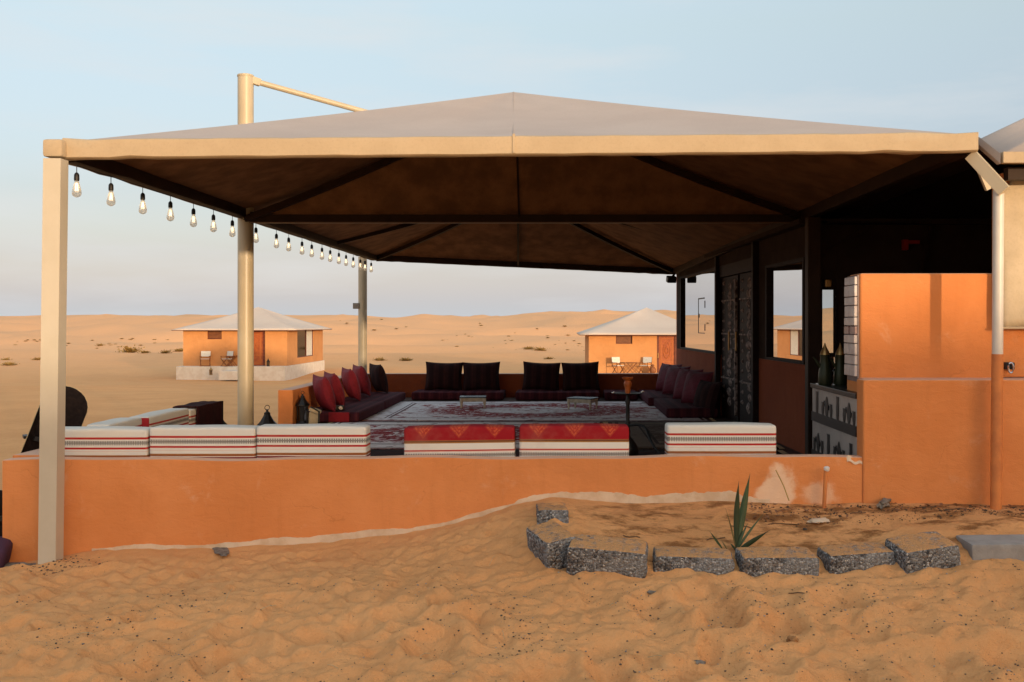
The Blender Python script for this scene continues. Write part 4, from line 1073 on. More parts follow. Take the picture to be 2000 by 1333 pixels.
mattress(-3.38, -2.62, 12.95, 14.85, 0, 'maroon floor mattress with a red striped end by the bright wall end')
mattress(-3.38, -2.62, 14.87, 16.85, 0, 'maroon floor mattress in the far left corner by the round pole')
mattress(PX(808, 17), PX(985, 17), 16.72, 17.46, 0, 'dark floor mattress behind the left small table')
mattress(PX(1008, 17), PX(1170, 17), 16.72, 17.46, 0, 'dark floor mattress behind the right small table')
mattress(PX(1180, 17), 1.30, 16.72, 17.46, 0, 'dark floor mattress in the far right corner of the back wall')
mattress(1.36, 2.02, 15.5, 17.46, 0, 'wine red floor mattress farther along the window wall')
mattress(1.44, 2.14, 13.55, 15.45, 0, 'wine red floor mattress nearer along the window wall')
# red end cap on the near left mattress
rb = MB().box((PX(662, 12.93), 12.935, FL+0.082), (0.27, 0.022, 0.125), bev=0.008).build('bolster_end', simple('red_stripe_cloth', (0.30, 0.015, 0.02), (0.2, 0.01, 0.015), 6, 0.9))
tag(rb, 'small red folded cloth hanging at the near end of the left mattress', 'cloth')
bb = pillow_mesh(0.33, 0.32, 0.15)
def place_pillow(pm_, mat, loc, rot, label, group):
    o = bpy.data.objects.new('pillow', pm_.copy() if False else pm_); link(o)
    if not pm_.materials: pm_.materials.append(mat)
    o.material_slots[0].link = 'OBJECT'; o.material_slots[0].material = mat
    o.location = loc; o.rotation_euler = rot
    return tag(o, label, 'pillow', group)
base = pillow_mesh(0.62, 0.50, 0.20).local('pillow', M['pilred'])
pmesh = base.data; bpy.data.objects.remove(base)
ST = FL+0.145
g1 = 'crimson pillows leaning on the left wall'
for i, (d, an, dz, lab) in enumerate(((13.25, 62, 0.0, 'crimson pillow nearest the bright wall end, lit on its front'), (13.85, 64, 0.01, 'crimson pillow, second from the bright wall end'),
                     (14.95, 66, 0.02, 'crimson pillow, second from the far round pole'), (15.75, 66, 0.03, 'crimson pillow closest to the far round pole'))):
    # rest against the left wall, faces turned a little towards the camera
    place_pillow(pmesh, M['pilred'], (-3.08, d, ST+dz-0.01), (R(-16), 0, R(180-an)), lab, g1)
place_pillow(pmesh, M['pildark'], (-2.98, 16.62, ST), (R(-14), 0, R(118)), 'black pillow between the crimson pillows and the round pole', None)
bb.bm.free()
g2 = 'dark striped pillows along the back wall'
for (px, d, lab, tl) in ((866, 17.18, 'dark striped pillow at the left end of the back row', 0.02), (940, 17.18, 'dark striped pillow in the back row above the left table', -0.015),
                     (1056, 17.18, 'dark striped pillow in the back row left of the right table', 0.035), (1135, 17.18, 'dark striped pillow in the back row above the right table', -0.03)):
    o = place_pillow(pmesh, M['pildark'], (PX(px, d), d, ST-0.01), (R(-14), tl, R(random.uniform(-3, 3))), lab, g2)
    o.scale = (1.06, 1, 1.02)
g3 = 'wine pillows leaning on the window wall'
for (d, lab) in ((16.9, 'wine red pillow in the far corner under the mirror window'), (16.1, 'wine red pillow, second from the far corner under the window'),
                 (15.05, 'wine red pillow, second nearest under the mirror window'), (14.3, 'wine red pillow nearest the carved doors')):
    o = place_pillow(pmesh, M['pilwine'], (WX(d)-0.30, d, ST-0.01), (R(-16), 0, R(-62)), lab, g3)
place_pillow(pmesh, M['pildark'], (WX(13.85)-0.26, 13.8, ST-0.12), (R(-16), 0, R(-70)), 'black pillow at the near end of the window wall seats', None)

# small tables
def small_table(px, d, wd, dp, label, rz=0):
    t = thing('low_table', label, 'table', (PX(px, d), d, FL+0.014), rz, 'low white tables on the large rug')
    MB().box((0, 0, 0.165), (wd, dp, 0.018), bev=0.004).local('tabletop', M['tabletop'], t)
    a_ = MB()
    for s in (-1, 1):
        a_.box((0, s*(dp/2-0.02), 0.128), (wd-0.05, 0.016, 0.054)); a_.box((s*(wd/2-0.02), 0, 0.128), (0.016, dp-0.06, 0.054))
    a_.local('apron', M['tablewhite'], t)
    for sx in (-1, 1):
        for sy in (-1, 1):
            MB().lathe([(0.012, 0), (0.017, 0.02), (0.011, 0.035), (0.02, 0.07), (0.024, 0.10), (0.024, 0.155)], (sx*(wd/2-0.025), sy*(dp/2-0.025), 0), 8).local('leg', M['tablewhite'], t, True)
    return t
small_table(924, 15.2, 0.40, 0.30, 'low white table with dark top, left one on the rug', R(4))
small_table(1138, 14.95, 0.40, 0.30, 'low white table with dark top, right one on the rug', R(-24))

# water pipe
hk = thing('hookah', 'tall black water pipe with an orange clay bowl and hose', 'water pipe', (PX(1226, 9.8), 9.8, FL))
hx, hy = PX(1226, 9.8), 9.8
MB().lathe([(0.09, 0.004), (0.105, 0.03), (0.10, 0.09), (0.06, 0.15), (0.03, 0.18), (0.024, 0.21)], (hx, hy, FL), 18).build('base', M['bagblack'], hk, True)
MB().lathe([(0.024, 0.20), (0.028, 0.24), (0.021, 0.27), (0.026, 0.31), (0.019, 0.34), (0.019, 0.50), (0.026, 0.53), (0.016, 0.56), (0.016, 0.60)], (hx, hy, FL), 14).build('stem', M['black'], hk, True)
MB().lathe([(0.02, 0.595), (0.10, 0.603), (0.145, 0.612), (0.147, 0.618), (0.10, 0.612), (0.02, 0.606)], (hx, hy, FL), 24).build('tray', M['lantern'], hk, True)
MB().box((hx-0.145, hy, FL+0.618), (0.028, 0.02, 0.012), rot=(0, -.4, 0), bev=0.003).box((hx+0.145, hy, FL+0.628), (0.028, 0.02, 0.014), rot=(0, -.5, 0), bev=0.003).build('tongs', M['chrome'], hk)
MB().lathe([(0.024, 0.612), (0.029, 0.64), (0.026, 0.66), (0.036, 0.685), (0.040, 0.705), (0.034, 0.725), (0.030, 0.735), (0.05, 0.752), (0.057, 0.765), (0.050, 0.773), (0.02, 0.770)], (hx, hy, FL), 18).build('bowl', M['clay'], hk, True)
hose = []
for t in np.linspace(0, 1, 16):
    hose.append((hx+0.02+0.30*t+0.03*math.sin(t*6), hy-0.05-0.35*t, FL+0.30+0.05*math.sin(t*3.1)*(1-t)-0.28*t*t))
MB().tube(hose, 0.013, 8).build('hose', M['black'], hk, True)

# ------------------------------------------------------------------ lanterns, bag and boards by the entrance
def make_lantern(label, loc, s=1.0, mat='lantern', glass=True, group=None):
    t = thing('lantern', label, 'lantern', loc, random.uniform(0, 0.7), group)
    MB().lathe([(0.085, 0), (0.09, 0.015), (0.075, 0.035), (0.07, 0.04)], n=8).local('base', M[mat], t)
    f = MB()
    for k in range(8):
        an = k*math.pi/4; f.tube([(0.068*math.cos(an), 0.068*math.sin(an), 0.035), (0.074*math.cos(an), 0.074*math.sin(an), 0.245)], 0.006, 5)
    f.local('frame', M[mat], t)
    MB().lathe([(0.062, 0.04), (0.066, 0.24)], n=8).local('glass', M['cabinglass'], t)
    MB().lathe([(0.078, 0.24), (0.100, 0.25), (0.098, 0.262), (0.062, 0.30), (0.035, 0.345), (0.028, 0.36), (0.030, 0.372), (0.012, 0.385), (0.010, 0.405)], n=8).local('cap', M[mat], t)
    rg = [(0.022*math.cos(q), 0, 0.42+0.022*math.sin(q)) for q in np.linspace(0, 2*math.pi, 11)]
    MB().tube(rg, 0.003, 4, cap=False).local('ring', M[mat], t)
    t.scale = (s, s, s); return t
make_lantern('dark metal lantern left of the tall mast behind the cushions', (PX(425, 9.9), 9.9, FL+0.0), 1.08)
make_lantern('dark metal lantern right of the tall mast behind the cushions', (PX(522, 9.9), 9.9, FL+0.0), 1.10)
make_lantern('dark lantern in the shadow by the bright wall end', (PX(590, 12.75), 12.78, FL+0.01), 0.95)
bag = thing('bag', 'cream bag with a black strap at the near end of the left seats', 'bag', (PX(613, 12.6), 12.62, FL+0.012))
MB().box((0, 0, 0.085), (0.13, 0.10, 0.16), rot=(0, 0.05, 0.15), bev=0.018, seg=3).local('body', M['creamfabric'], bag, True)
MB().box((0.02, -0.03, 0.185), (0.15, 0.09, 0.05), rot=(0.1, 0.35, 0.1), bev=0.015).local('flap', M['creamfabric'], bag, True)
MB().tube([(-0.07, -0.06, 0.02), (-0.075, -0.065, 0.18), (-0.02, -0.07, 0.235), (0.08, -0.07, 0.175), (0.075, -0.065, 0.02)], 0.012, 6).local('strap', M['black'], bag, True)
cl_ = thing('black_object', 'small black object with glints lying on the left mattress', 'camera', (PX(665, 13.3), 13.25, FL+0.148), 0.4)  # unidentified black thing; its camera shape is made up
MB().box((0, 0, 0.03), (0.12, 0.05, 0.06), bev=0.008).local('body', M['black'], cl_)
MB().tube([(0, -0.02, 0.03), (0, -0.08, 0.03)], 0.026, 12).local('lens', M['chrome'], cl_, True)  # made-up steel tube that supplies the glint

def board(name, label, base, top, wd, yaw, L_=1.15):
    t = thing(name, label, 'board', base, 0, 'black sandboards leaning outside the left wall')
    base = Vector(base); top = Vector(top); ax = (top-base).normalized(); L_ = (top-base).length
    side = Vector((math.cos(yaw), math.sin(yaw), 0)); side = (side-ax*side.dot(ax)).normalized(); nrm = ax.cross(side).normalized()
    out = []
    n = 12
    for i in range(n+1):
        q = math.pi*i/n; out.append((wd/2*math.cos(math.pi-q), L_-wd*0.45+wd*0.45*math.sin(q)))
    low = [(wd/2*math.cos(-q), wd*0.45-wd*0.45*math.sin(q)) for q in np.linspace(0, math.pi, n+1)]
    o = out+low
    def bend(v): return 0.05*max(0, (v-L_*0.82)/(L_*0.18))**2+0.05*max(0, (L_*0.18-v)/(L_*0.18))**2
    def slab(t0, t1, sc_, name_, mat):
        m = MB(); vv = []
        for tt in (t0, t1):
            for (u, v) in o: vv.append(side*u*sc_+ax*(L_/2+(v-L_/2)*(1-(1-sc_)*0.3))+nrm*(tt+bend(v)))
        k = len(o)
        fs = [tuple(range(k)), tuple(range(2*k-1, k-1, -1))]+[(i, (i+1) % k, k+(i+1) % k, k+i) for i in range(k)]
        m.faces(vv, fs); return m.local(name_, mat, t)
    slab(-0.006, 0.006, 1.0, 'deck', M['black']); slab(-0.0075, -0.0065, 0.985, 'base_sheet', M['blackmatte'])
    m = MB(); kk = len(o)
    ring_ = [side*u*1.008+ax*v+nrm*bend(v) for (u, v) in o]+[side*o[0][0]*1.008+ax*o[0][1]+nrm*bend(o[0][1])]
    m.tube(ring_, 0.0035, 4, cap=False); m.local('edge', M['boardedge'], t)
    for f in (0.36, 0.64):
        b = MB(); c = ax*(L_*f)+nrm*0.035
        b.bar(c-side*wd*0.36, c+side*wd*0.36, 0.10, 0.03)
        b.bar(c-side*wd*0.38+nrm*0.02, c-side*wd*0.38+nrm*0.085, 0.10, 0.02); b.bar(c+side*wd*0.38+nrm*0.02, c+side*wd*0.38+nrm*0.085, 0.10, 0.02)
        b.local('binding', M['black'], t)
    return t
board('sandboard', 'black sandboard with a rounded tip leaning behind the square front post', (-3.86, 7.0, h1(-3.86, 7.0)-0.02), (-3.50, 7.13, PZ(758, 7.13)), 0.31, R(36))
board('sandboard', 'black sandboard cut off by the left photo edge', (PX(-12, 6.35)-0.05, 6.35, h1(-3.7, 6.35)-0.03), P(-8, 955, 6.5), 0.22, R(20))
bg2 = MB().box((PX(-8, 6.3), 6.32, h1(-3.6, 6.32)+0.07), (0.13, 0.3, 0.17), rot=(0.1, 0.2, 0.3), bev=0.05, seg=3).build('bag', M['purple'], None, True)
tag(bg2, 'dark purple bag on the sand at the left photo edge', 'bag')
wb = MB().lathe([(0.02, 0), (0.055, 0.02), (0.065, 0.07), (0.05, 0.13), (0.015, 0.15)], P(1316, 735, 17.55)+Vector((0, 0, 0)), 12).build('white_jar', M['whiteplastic'], None, True)
tag(wb, 'small white round jar on the end of the back wall', 'jar')
# coffee pots on the counter
for (px, lab) in ((1611, 'dark green coffee pot on the counter nearer the window'), (1641, 'dark green coffee pot on the counter nearer the tiled wall end')):
    d = 7.45
    t = thing('coffee_pot', lab, 'coffee pot', (PX(px, d), d, cz), random.uniform(-.3, .3), 'coffee pots on the counter'); t.scale = (0.84, 0.84, 0.84)
    MB().lathe([(0.055, 0), (0.062, 0.02), (0.058, 0.10), (0.046, 0.18), (0.040, 0.24), (0.044, 0.27)], n=16).local('body', M['greenpot'], t, True)
    MB().lathe([(0.044, 0.27), (0.036, 0.30), (0.020, 0.33), (0.008, 0.36), (0.004, 0.375)], n=14).local('lid', M['brass'], t, True)
    MB().tube([(0.04, 0, 0.24), (0.085, 0, 0.25), (0.09, 0, 0.15), (0.055, 0, 0.08)], 0.008, 6).local('handle', M['chrome'], t, True)
    MB().tube([(-0.04, 0, 0.16), (-0.08, 0, 0.22), (-0.105, 0, 0.25)], [0.016, 0.011, 0.007], 8).local('spout', M['greenpot'], t, True)
bx = MB().box(P(1613, 753, 7.5)+Vector((0.0, 0, 0.0)), (0.10, 0.14, 0.028), rot=(0, 0, 0.2), bev=0.004).build('box', M['whiteplastic'])
bx.location.z += 0; tag(bx, 'flat white box on the counter under the coffee pots', 'box')

# ------------------------------------------------------------------ cabins
def cabin(label, px0, px1, pytop, pybot, d, depth, door_px, win_px, plinth_h, apex_px, apex_py, side_window):
    x0, x1 = PX(px0, d), PX(px1, d); zt_, zb = PZ(pytop, d), PZ(pybot, d)
    gz_ = zb-plinth_h
    t = thing('cabin', label, 'cabin', ((x0+x1)/2, d+depth/2, gz_), 0, 'desert guest cabins')
    wi = PX(win_px[1], d)-PX(win_px[0], d)
    # walls with a door opening and a small window opening
    dx0, dx1 = PX(door_px[0], d), PX(door_px[1], d); dz1 = PZ(door_px[2], d)
    wx0, wx1 = PX(win_px[0], d), PX(win_px[1], d); wz0, wz1 = PZ(win_px[3], d), PZ(win_px[2], d)
    th_ = 0.22
    m = MB()
    cuts = sorted([x0, wx0, wx1, dx0, dx1, x1])
    m.box2((x0, d, zb), (wx0, d+th_, zt_)); m.box2((wx0, d, zb), (wx1, d+th_, wz0))
    if zt_-wz1 > 0.01: m.box2((wx0, d, wz1), (wx1, d+th_, zt_))
    m.box2((wx1, d, zb), (dx0, d+th_, zt_))
    if zt_-dz1 > 0.01: m.box2((dx0, d, dz1), (dx1, d+th_, zt_))
    m.box2((dx1, d, zb), (x1, d+th_, zt_))
    m.box2((x0, d+th_, zb), (x0+th_, d+depth, zt_)); m.box2((x0+th_, d+depth-th_, zb), (x1-th_, d+depth, zt_))
    if side_window:
        s0, s1 = side_window
        szb = zb+0.42
        m.box2((x1-th_, d+th_, zb), (x1, s0, zt_)); m.box2((x1-th_, s1, zb), (x1, d+depth, zt_)); m.box2((x1-th_, s0, zb), (x1, s1, szb))
    else: m.box2((x1-th_, d+th_, zb), (x1, d+depth, zt_))
    m.build('wall', M['cabinwall'], t)
    MB().box2((x0-0.10, d-0.9, gz_-0.6), (x1+0.10, d+depth+0.1, zb-0.002), bev=0.02).build('plinth', M['white'], t)
    L2 = Vector(t.location)
    # door
    f = MB()
    f.box2((dx0, d+0.04, zb+0.01), (dx0+0.12, d+0.16, dz1-0.01)); f.box2((dx1-0.16, d+0.04, zb+0.01), (dx1, d+0.16, dz1-0.01)); f.box2((dx0+0.12, d+0.04, dz1-0.1), (dx1-0.16, d+0.16, dz1-0.01))
    f.build('door_frame', M['doorwood2'], t)
    dr = MB().box2((dx0+0.121, d+0.09, zb+0.02), (dx1-0.161, d+0.15, dz1-0.101)).build('door', M['doorwood'], t)
    r = MB(); dw = dx1-dx0-0.282; cx_ = (dx0+0.121+dx1-0.161)/2-L2.x; hh = dz1-0.101-zb; zc = zb-L2.z; yy = d+0.08-L2.y
    for (fa, fb, fz0, fz1) in ((-0.40, -0.32, 0.06, 0.95), (0.32, 0.40, 0.06, 0.95)): r.box2((cx_+fa*dw, yy, zc+fz0*hh), (cx_+fb*dw, yy+0.012, zc+fz1*hh))
    for fz in (0.06, 0.30, 0.92): r.box2((cx_-0.32*dw, yy, zc+fz*hh), (cx_+0.32*dw, yy+0.012, zc+(fz+0.03)*hh))
    ov = [(cx_+0.22*dw*math.cos(q), yy+0.004, zc+0.62*hh+0.22*hh*math.sin(q)) for q in np.linspace(0, 2*math.pi, 19)]
    r.tube(ov, 0.025, 5, cap=False)
    ov = [(cx_+0.10*dw*math.cos(q), yy+0.004, zc+0.62*hh+0.09*hh*math.sin(q)) for q in np.linspace(0, 2*math.pi, 13)]
    r.tube(ov, 0.03, 5, cap=False)
    r.local('door_carving', simple('door_relief', (0.44, 0.13, 0.03), None, 8, 0.5), dr)
    h_ = MB().box((dx0+0.06-L2.x, d+0.02-L2.y, zb+1.0-L2.z), (0.04, 0.05, 0.3), bev=0.01); h_.local('handle', M['brass'], dr)
    # small high window
    f = MB().box2((wx0+0.002, d+0.10, wz0+0.002), (wx1-0.002, d+0.14, wz0+0.05)).box2((wx0+0.002, d+0.10, wz1-0.05), (wx1-0.002, d+0.14, wz1-0.002)).box2((wx0+0.002, d+0.10, wz0+0.05), (wx0+0.05, d+0.14, wz1-0.05)).box2((wx1-0.05, d+0.10, wz0+0.05), (wx1-0.002, d+0.14, wz1-0.05))
    fr_ = f.build('window', M['doorwood2'], t)
    g_ = MB().box2((wx0+0.05, d+0.12, wz0+0.05), (wx1-0.05, d+0.13, wz1-0.05)); bmesh.ops.translate(g_.bm, vec=-L2, verts=g_.bm.verts[:]); g_.build('shutter', M['winpanel'], fr_)
    if side_window:
        f = MB(); sm = (s0*0.42+s1*0.58)
        for y in (s0+0.03, sm, s1-0.03): f.box2((x1-0.12, y-0.03, szb), (x1-0.04, y+0.03, zt_-0.01))
        f.box2((x1-0.12, s0, szb), (x1-0.04, s1, szb+0.05))
        fr2 = f.build('side_window', M['doorwood2'], t)
        for (ya, yb, mt, nm) in ((s0+0.06, sm-0.03, M['cabinglass'], 'pane'), (sm+0.03, s1-0.06, M['canvaswhite'], 'curtain')):
            g_ = MB().box2((x1-0.09, ya, szb+0.05), (x1-0.08, yb, zt_-0.02)); bmesh.ops.translate(g_.bm, vec=-L2, verts=g_.bm.verts[:]); g_.build(nm, mt, fr2)
    # tent roof with swept hips
    ez = zt_+0.02; ovh = 0.55
    c4 = [Vector((x0-ovh, d-ovh, ez)), Vector((x1+ovh, d-ovh, ez)), Vector((x1+ovh, d+depth+ovh, ez)), Vector((x0-ovh, d+depth+ovh, ez))]
    ap = Vector((PX(apex_px, d+depth/2), d+depth/2, PZ(apex_py, d+depth/2)))
    m = MB()
    for i in range(4): surf(m, c4[i], c4[(i+1) % 4], ap, ap, 12, 10, 0.16)
    bmesh.ops.remove_doubles(m.bm, verts=m.bm.verts[:], dist=0.01)
    m.build('roof', M['roofcabin'], t, True, solid=0.03)
    MB().box2((x0-ovh+0.02, d-ovh+0.02, ez-0.06), (x1+ovh-0.02, d+depth+ovh-0.02, ez-0.035)).build('soffit', M['doorwood2'], t)
    return t, x0, x1, zb, gz_
cabL, lx0, lx1, lzb, lgz = cabin('orange cabin with pale tent roof and side window at left', 358, 561, 645, 715, 62.0, 9.3, (474, 518, 646), (405, 433, 646, 663), 0.80, 505, 600, (64.4, 68.6))
cabR, rx0, rx1, rzb, rgz = cabin('orange cabin with pale tent roof partly behind the window wall', 1150, 1376, 654, 729, 57.0, 9.0, (1283, 1323, 654), (1203, 1235, 655, 672), 0.75, 1263, 601, None)

def chair(label, loc, rz):
    t = thing('folding_chair', label, 'chair', loc, rz, 'director chairs on the cabin terraces')
    f = MB()
    for sx in (-1, 1):
        x = sx*0.27
        f.bar((x, -0.22, 0.01), (x, 0.20, 0.44), 0.03, 0.035); f.bar((x, 0.22, 0.01), (x, -0.20, 0.44), 0.03, 0.035)
        f.bar((x, -0.25, 0.62), (x, 0.25, 0.62), 0.05, 0.03); f.bar((x, -0.21, 0.44), (x, -0.21, 0.62), 0.03, 0.03)
        f.bar((x, 0.21, 0.40), (x, 0.30, 0.93), 0.03, 0.035)
    f.bar((-0.27, -0.22, 0.02), (0.27, -0.22, 0.02), 0.03, 0.03); f.bar((-0.27, 0.22, 0.02), (0.27, 0.22, 0.02), 0.03, 0.03)
    f.local('frame', M['chairwood'], t)
    MB().box((0, 0, 0.455), (0.50, 0.42, 0.025), bev=0.008).local('seat', M['canvaswhite'], t)
    MB().box((0, 0.262, 0.76), (0.56, 0.02, 0.34), rot=(-0.16, 0, 0), bev=0.006).local('backrest', M['canvaswhite'], t)
    return t
ch1 = chair('white canvas chair on the left cabin terrace, left one', (PX(401, 61.4), 61.4, lzb), R(12))
copy_tree(ch1, loc=(PX(443, 61.4), 61.4, lzb), rz=R(-32), label='white canvas chair on the left cabin terrace nearest the mast')
copy_tree(ch1, loc=(PX(1208, 56.4), 56.4, rzb), rz=R(32), label='white canvas chair on the right cabin terrace, left of the table')
copy_tree(ch1, loc=(PX(1260, 56.4), 56.4, rzb), rz=R(-34), label='white canvas chair on the right cabin terrace beside the pot')
def folding_table(loc, label):
    t = thing('folding_table', label, 'table', loc)
    MB().box((0, 0, 0.62), (0.62, 0.5, 0.03), bev=0.006).local('tabletop', M['chairwood'], t)
    for sy in (-1, 1):
        f = MB(); f.bar((-0.28, sy*0.2, 0.01), (0.28, sy*0.2, 0.60), 0.03, 0.035); f.bar((0.28, sy*0.22, 0.01), (-0.28, sy*0.22, 0.60), 0.03, 0.035)
        f.local('leg_frame', M['chairwood'], t)
    return t
folding_table((PX(1234, 56.5), 56.5, rzb), 'small folding wooden table between the right cabin chairs')
folding_table((PX(452, 61.75), 61.78, lzb), 'small folding wooden table behind the left cabin chairs')
make_lantern('dark lantern on the left cabin terrace beside the door', (PX(524, 61.4), 61.4, lzb), 1.15)
make_lantern('brass lantern lit by the sun in front of the left cabin', (PX(412, 60.6), 60.6, lgz+0.30), 1.2, 'brass')
pt = thing('clay_jar', 'brown clay jar between chair and door of the right cabin', 'jar', (PX(1275, 56.4), 56.4, rzb))
MB().lathe([(0.10, 0), (0.17, 0.08), (0.19, 0.20), (0.15, 0.32), (0.08, 0.38), (0.07, 0.42), (0.10, 0.44)], n=14).local('body', M['terracotta'], pt, True)
MB().lathe([(0.095, 0.44), (0.06, 0.49), (0.02, 0.54)], n=12).local('lid', M['terracotta'], pt, True)
stp = MB().box((PX(452, 60.5), 60.5, PZ(733, 60.5)), (1.15, 1.2, 0.55), bev=0.02).build('step_block', M['white']); tag(stp, 'white block step in front of the left cabin terrace', 'step')

# ------------------------------------------------------------------ concrete kerb blocks
def block_mat():
    a = NT('exposed_aggregate'); v = a.obj()
    vo = a.n('ShaderNodeTexVoronoi'); vo.inputs['Scale'].default_value = 88; a.l(v, vo.inputs['Vector'])
    sp = a.n('ShaderNodeSeparateColor'); a.l(vo.outputs['Color'], sp.inputs[0])
    c = a.ramp(sp.outputs[0], [(0.0, (0.055, 0.056, 0.060)), (0.30, (0.17, 0.170, 0.172)), (0.58, (0.31, 0.312, 0.31)), (0.85, (0.20, 0.15, 0.12)), (0.93, (0.52, 0.51, 0.49))], 'CONSTANT')
    c = a.mix(a.step(vo.outputs['Distance'], 0.45, 0.85), c, (0.14, 0.125, 0.115))
    c = a.mix(a.math('MULTIPLY', a.step(a.noise(v, 7, 5, 0.65), 0.42, 0.62), 0.5), c, (0.30, 0.305, 0.305))
    ge = a.n('ShaderNodeNewGeometry'); up = a.sep(ge.outputs['Normal'])[2]      # sand lying on the flat tops
    c = a.mix(a.math('MULTIPLY', a.step(up, 0.55, 0.9), a.step(a.noise(v, 16, 5, 0.65), 0.28, 0.52)), c, (0.60, 0.31, 0.13))
    a.color(c)
    a.bump(a.math('SUBTRACT', 1.0, vo.outputs['Distance']), 0.9, 0.012)
    return a.set(0.92, 0, 0.2)
M['block'] = block_mat()
M['blocknew'] = simple('smooth_concrete', (0.33, 0.31, 0.285), (0.27, 0.25, 0.23), 8, 0.9, bump=0.35, bscale=120)
def block(px0, px1, py_top, d, wd, dp, ht, rot, label, mat='block', seed=0, rough=0.0075):
    c = P((px0+px1)/2, py_top, d)
    t = bpy.data.objects.new('kerb_block', None); 
    m = MB(); m.box((0, 0, 0), (wd, dp, ht), bev=0.014, seg=2)
    bmesh.ops.subdivide_edges(m.bm, edges=[e for e in m.bm.edges if e.calc_length() > 0.05], cuts=9, use_grid_fill=True)
    co_ = np.array([v.co[:] for v in m.bm.verts])
    nz_ = perlin(co_[:, 0]*14+seed*3.1+co_[:, 2]*9, co_[:, 1]*14+co_[:, 2]*11, 60+seed)+0.6*perlin(co_[:, 0]*38+co_[:, 2]*22, co_[:, 1]*38+co_[:, 2]*27, 80+seed)
    for v, q in zip(m.bm.verts, nz_):
        n_ = v.co.normalized(); v.co += Vector((n_.x*q*rough*1.4, n_.y*q*rough*1.4, n_.z*q*rough))
        # worn corners
        k = (abs(v.co.x)/(wd/2))**6*(abs(v.co.z)/(ht/2))**6
        v.co *= 1-0.05*k*(1 if rough > 0.004 else 0.0)
    bpy.data.objects.remove(t)
    o = m.local('kerb_block', M[mat], None, True)
    o.location = (c.x, d+dp/2, c.z-ht/2); o.rotation_euler = rot
    return tag(o, label, 'kerb block', 'concrete blocks edging the planting strip')
block(1047, 1108, 999, 5.96, 0.19, 0.36, 0.24, (R(-3), 0, R(3)), 'sand covered concrete block running up to the low wall', seed=1)
block(1044, 1118, 1046, 5.54, 0.19, 0.32, 0.32, (R(6), R(-10), R(22)), 'tilted concrete block with a dark shaded end at the corner of the bed', seed=2)
block(1108, 1266, 1066, 5.44, 0.44, 0.20, 0.26, (R(10), R(4), R(-6)), 'widest grey concrete block, leaning outward near the bed corner', seed=3)
block(1278, 1436, 1085, 5.46, 0.44, 0.20, 0.20, (R(4), R(1.5), R(-3)), 'rough concrete block just left of the green plant', seed=4)
block(1447, 1600, 1085, 5.46, 0.43, 0.20, 0.20, (R(5), R(1), R(4)), 'chipped concrete block at the foot of the green plant', seed=5)
block(1612, 1752, 1078, 5.52, 0.385, 0.20, 0.18, (R(4), R(-2.5), R(7)), 'low sunken concrete block, second right of the plant', seed=6)
block(1757, 1876, 1064, 5.47, 0.325, 0.24, 0.21, (R(8), R(-6), R(9)), 'tilted concrete block beside the smooth pale one', seed=7)
block(1905, 2060, 1063, 5.52, 0.46, 0.26, 0.20, (R(0), R(-1), R(-2)), 'smooth pale concrete block cut by the right photo edge', 'blocknew', seed=8, rough=0.0015)

# rubble lying along the walls
def stone(px, py, d, s, mat, label, sq=(1, 1, 0.6), cat='stone', group=None, seed=0, name='stone'):
    m = MB(); bmesh.ops.create_icosphere(m.bm, subdivisions=3, radius=1.0)
    co_ = np.array([v.co[:] for v in m.bm.verts])
    q = perlin(co_[:, 0]*1.7+seed*5+co_[:, 2], co_[:, 1]*1.7+co_[:, 2]*1.3, 90+seed)*0.7+perlin(co_[:, 0]*4+co_[:, 2]*3+seed, co_[:, 1]*4, 95)*0.3
    for v, k in zip(m.bm.verts, q): v.co *= (1+k); v.co = Vector((v.co.x*s*sq[0], v.co.y*s*sq[1], v.co.z*s*sq[2]))
    o = m.local(name, M[mat], None, True); x = PX(px, d); o.location = (x, d, h1(x, d)+s*sq[2]*0.25); o.rotation_euler = (0, 0, seed)
    return tag(o, label, cat, group)
stone(1728, 985, 6.35, 0.045, 'rubble', 'flat lump of rubble at the foot of the tall orange wall', (3.0, 0.7, 0.7), seed=1, name='rubble')
stone(432, 1080, 6.34, 0.045, 'rubble', 'grey slab half buried at the foot of the low wall', (3.2, 1.0, 0.18), seed=2, name='rubble')
stone(38, 1100, 6.28, 0.06, 'rubble', 'dark strip of rubble by the left end of the low wall', (1.8, 0.8, 0.4), seed=3, name='rubble')
stone(1600, 1005, 6.12, 0.05, 'pale', 'pale flat plaster chip on the sand below the standpipe', (1.5, 1.0, 0.22), seed=4, name='plaster_chip')
stone(1548, 1262, 4.72, 0.026, 'clod', 'largest sand clod in the right foreground', (1, 1, 0.8), seed=5, name='clod')
stone(1275, 1172, 5.25, 0.020, 'rubble', 'grey stone below the widest kerb block', (1.5, 0.8, 0.5), seed=6)
stone(1484, 1167, 5.25, 0.014, 'pebble', 'light grey stone below the chipped kerb block', (1, 1, 0.6), seed=7)
stone(1572, 1020, 6.0, 0.012, 'pebdark', 'small bluish stone on the planting strip', (1.2, 1, 0.6), seed=8)
stone(1275, 1320, 4.45, 0.010, 'pebble', 'pale round pebble at the bottom edge of the photo', (1, 1, 0.8), seed=9)
stone(1365, 1298, 4.55, 0.022, 'rubble', 'grey crumbly stone near the bottom edge of the photo', (1.3, 1, 0.5), seed=10)

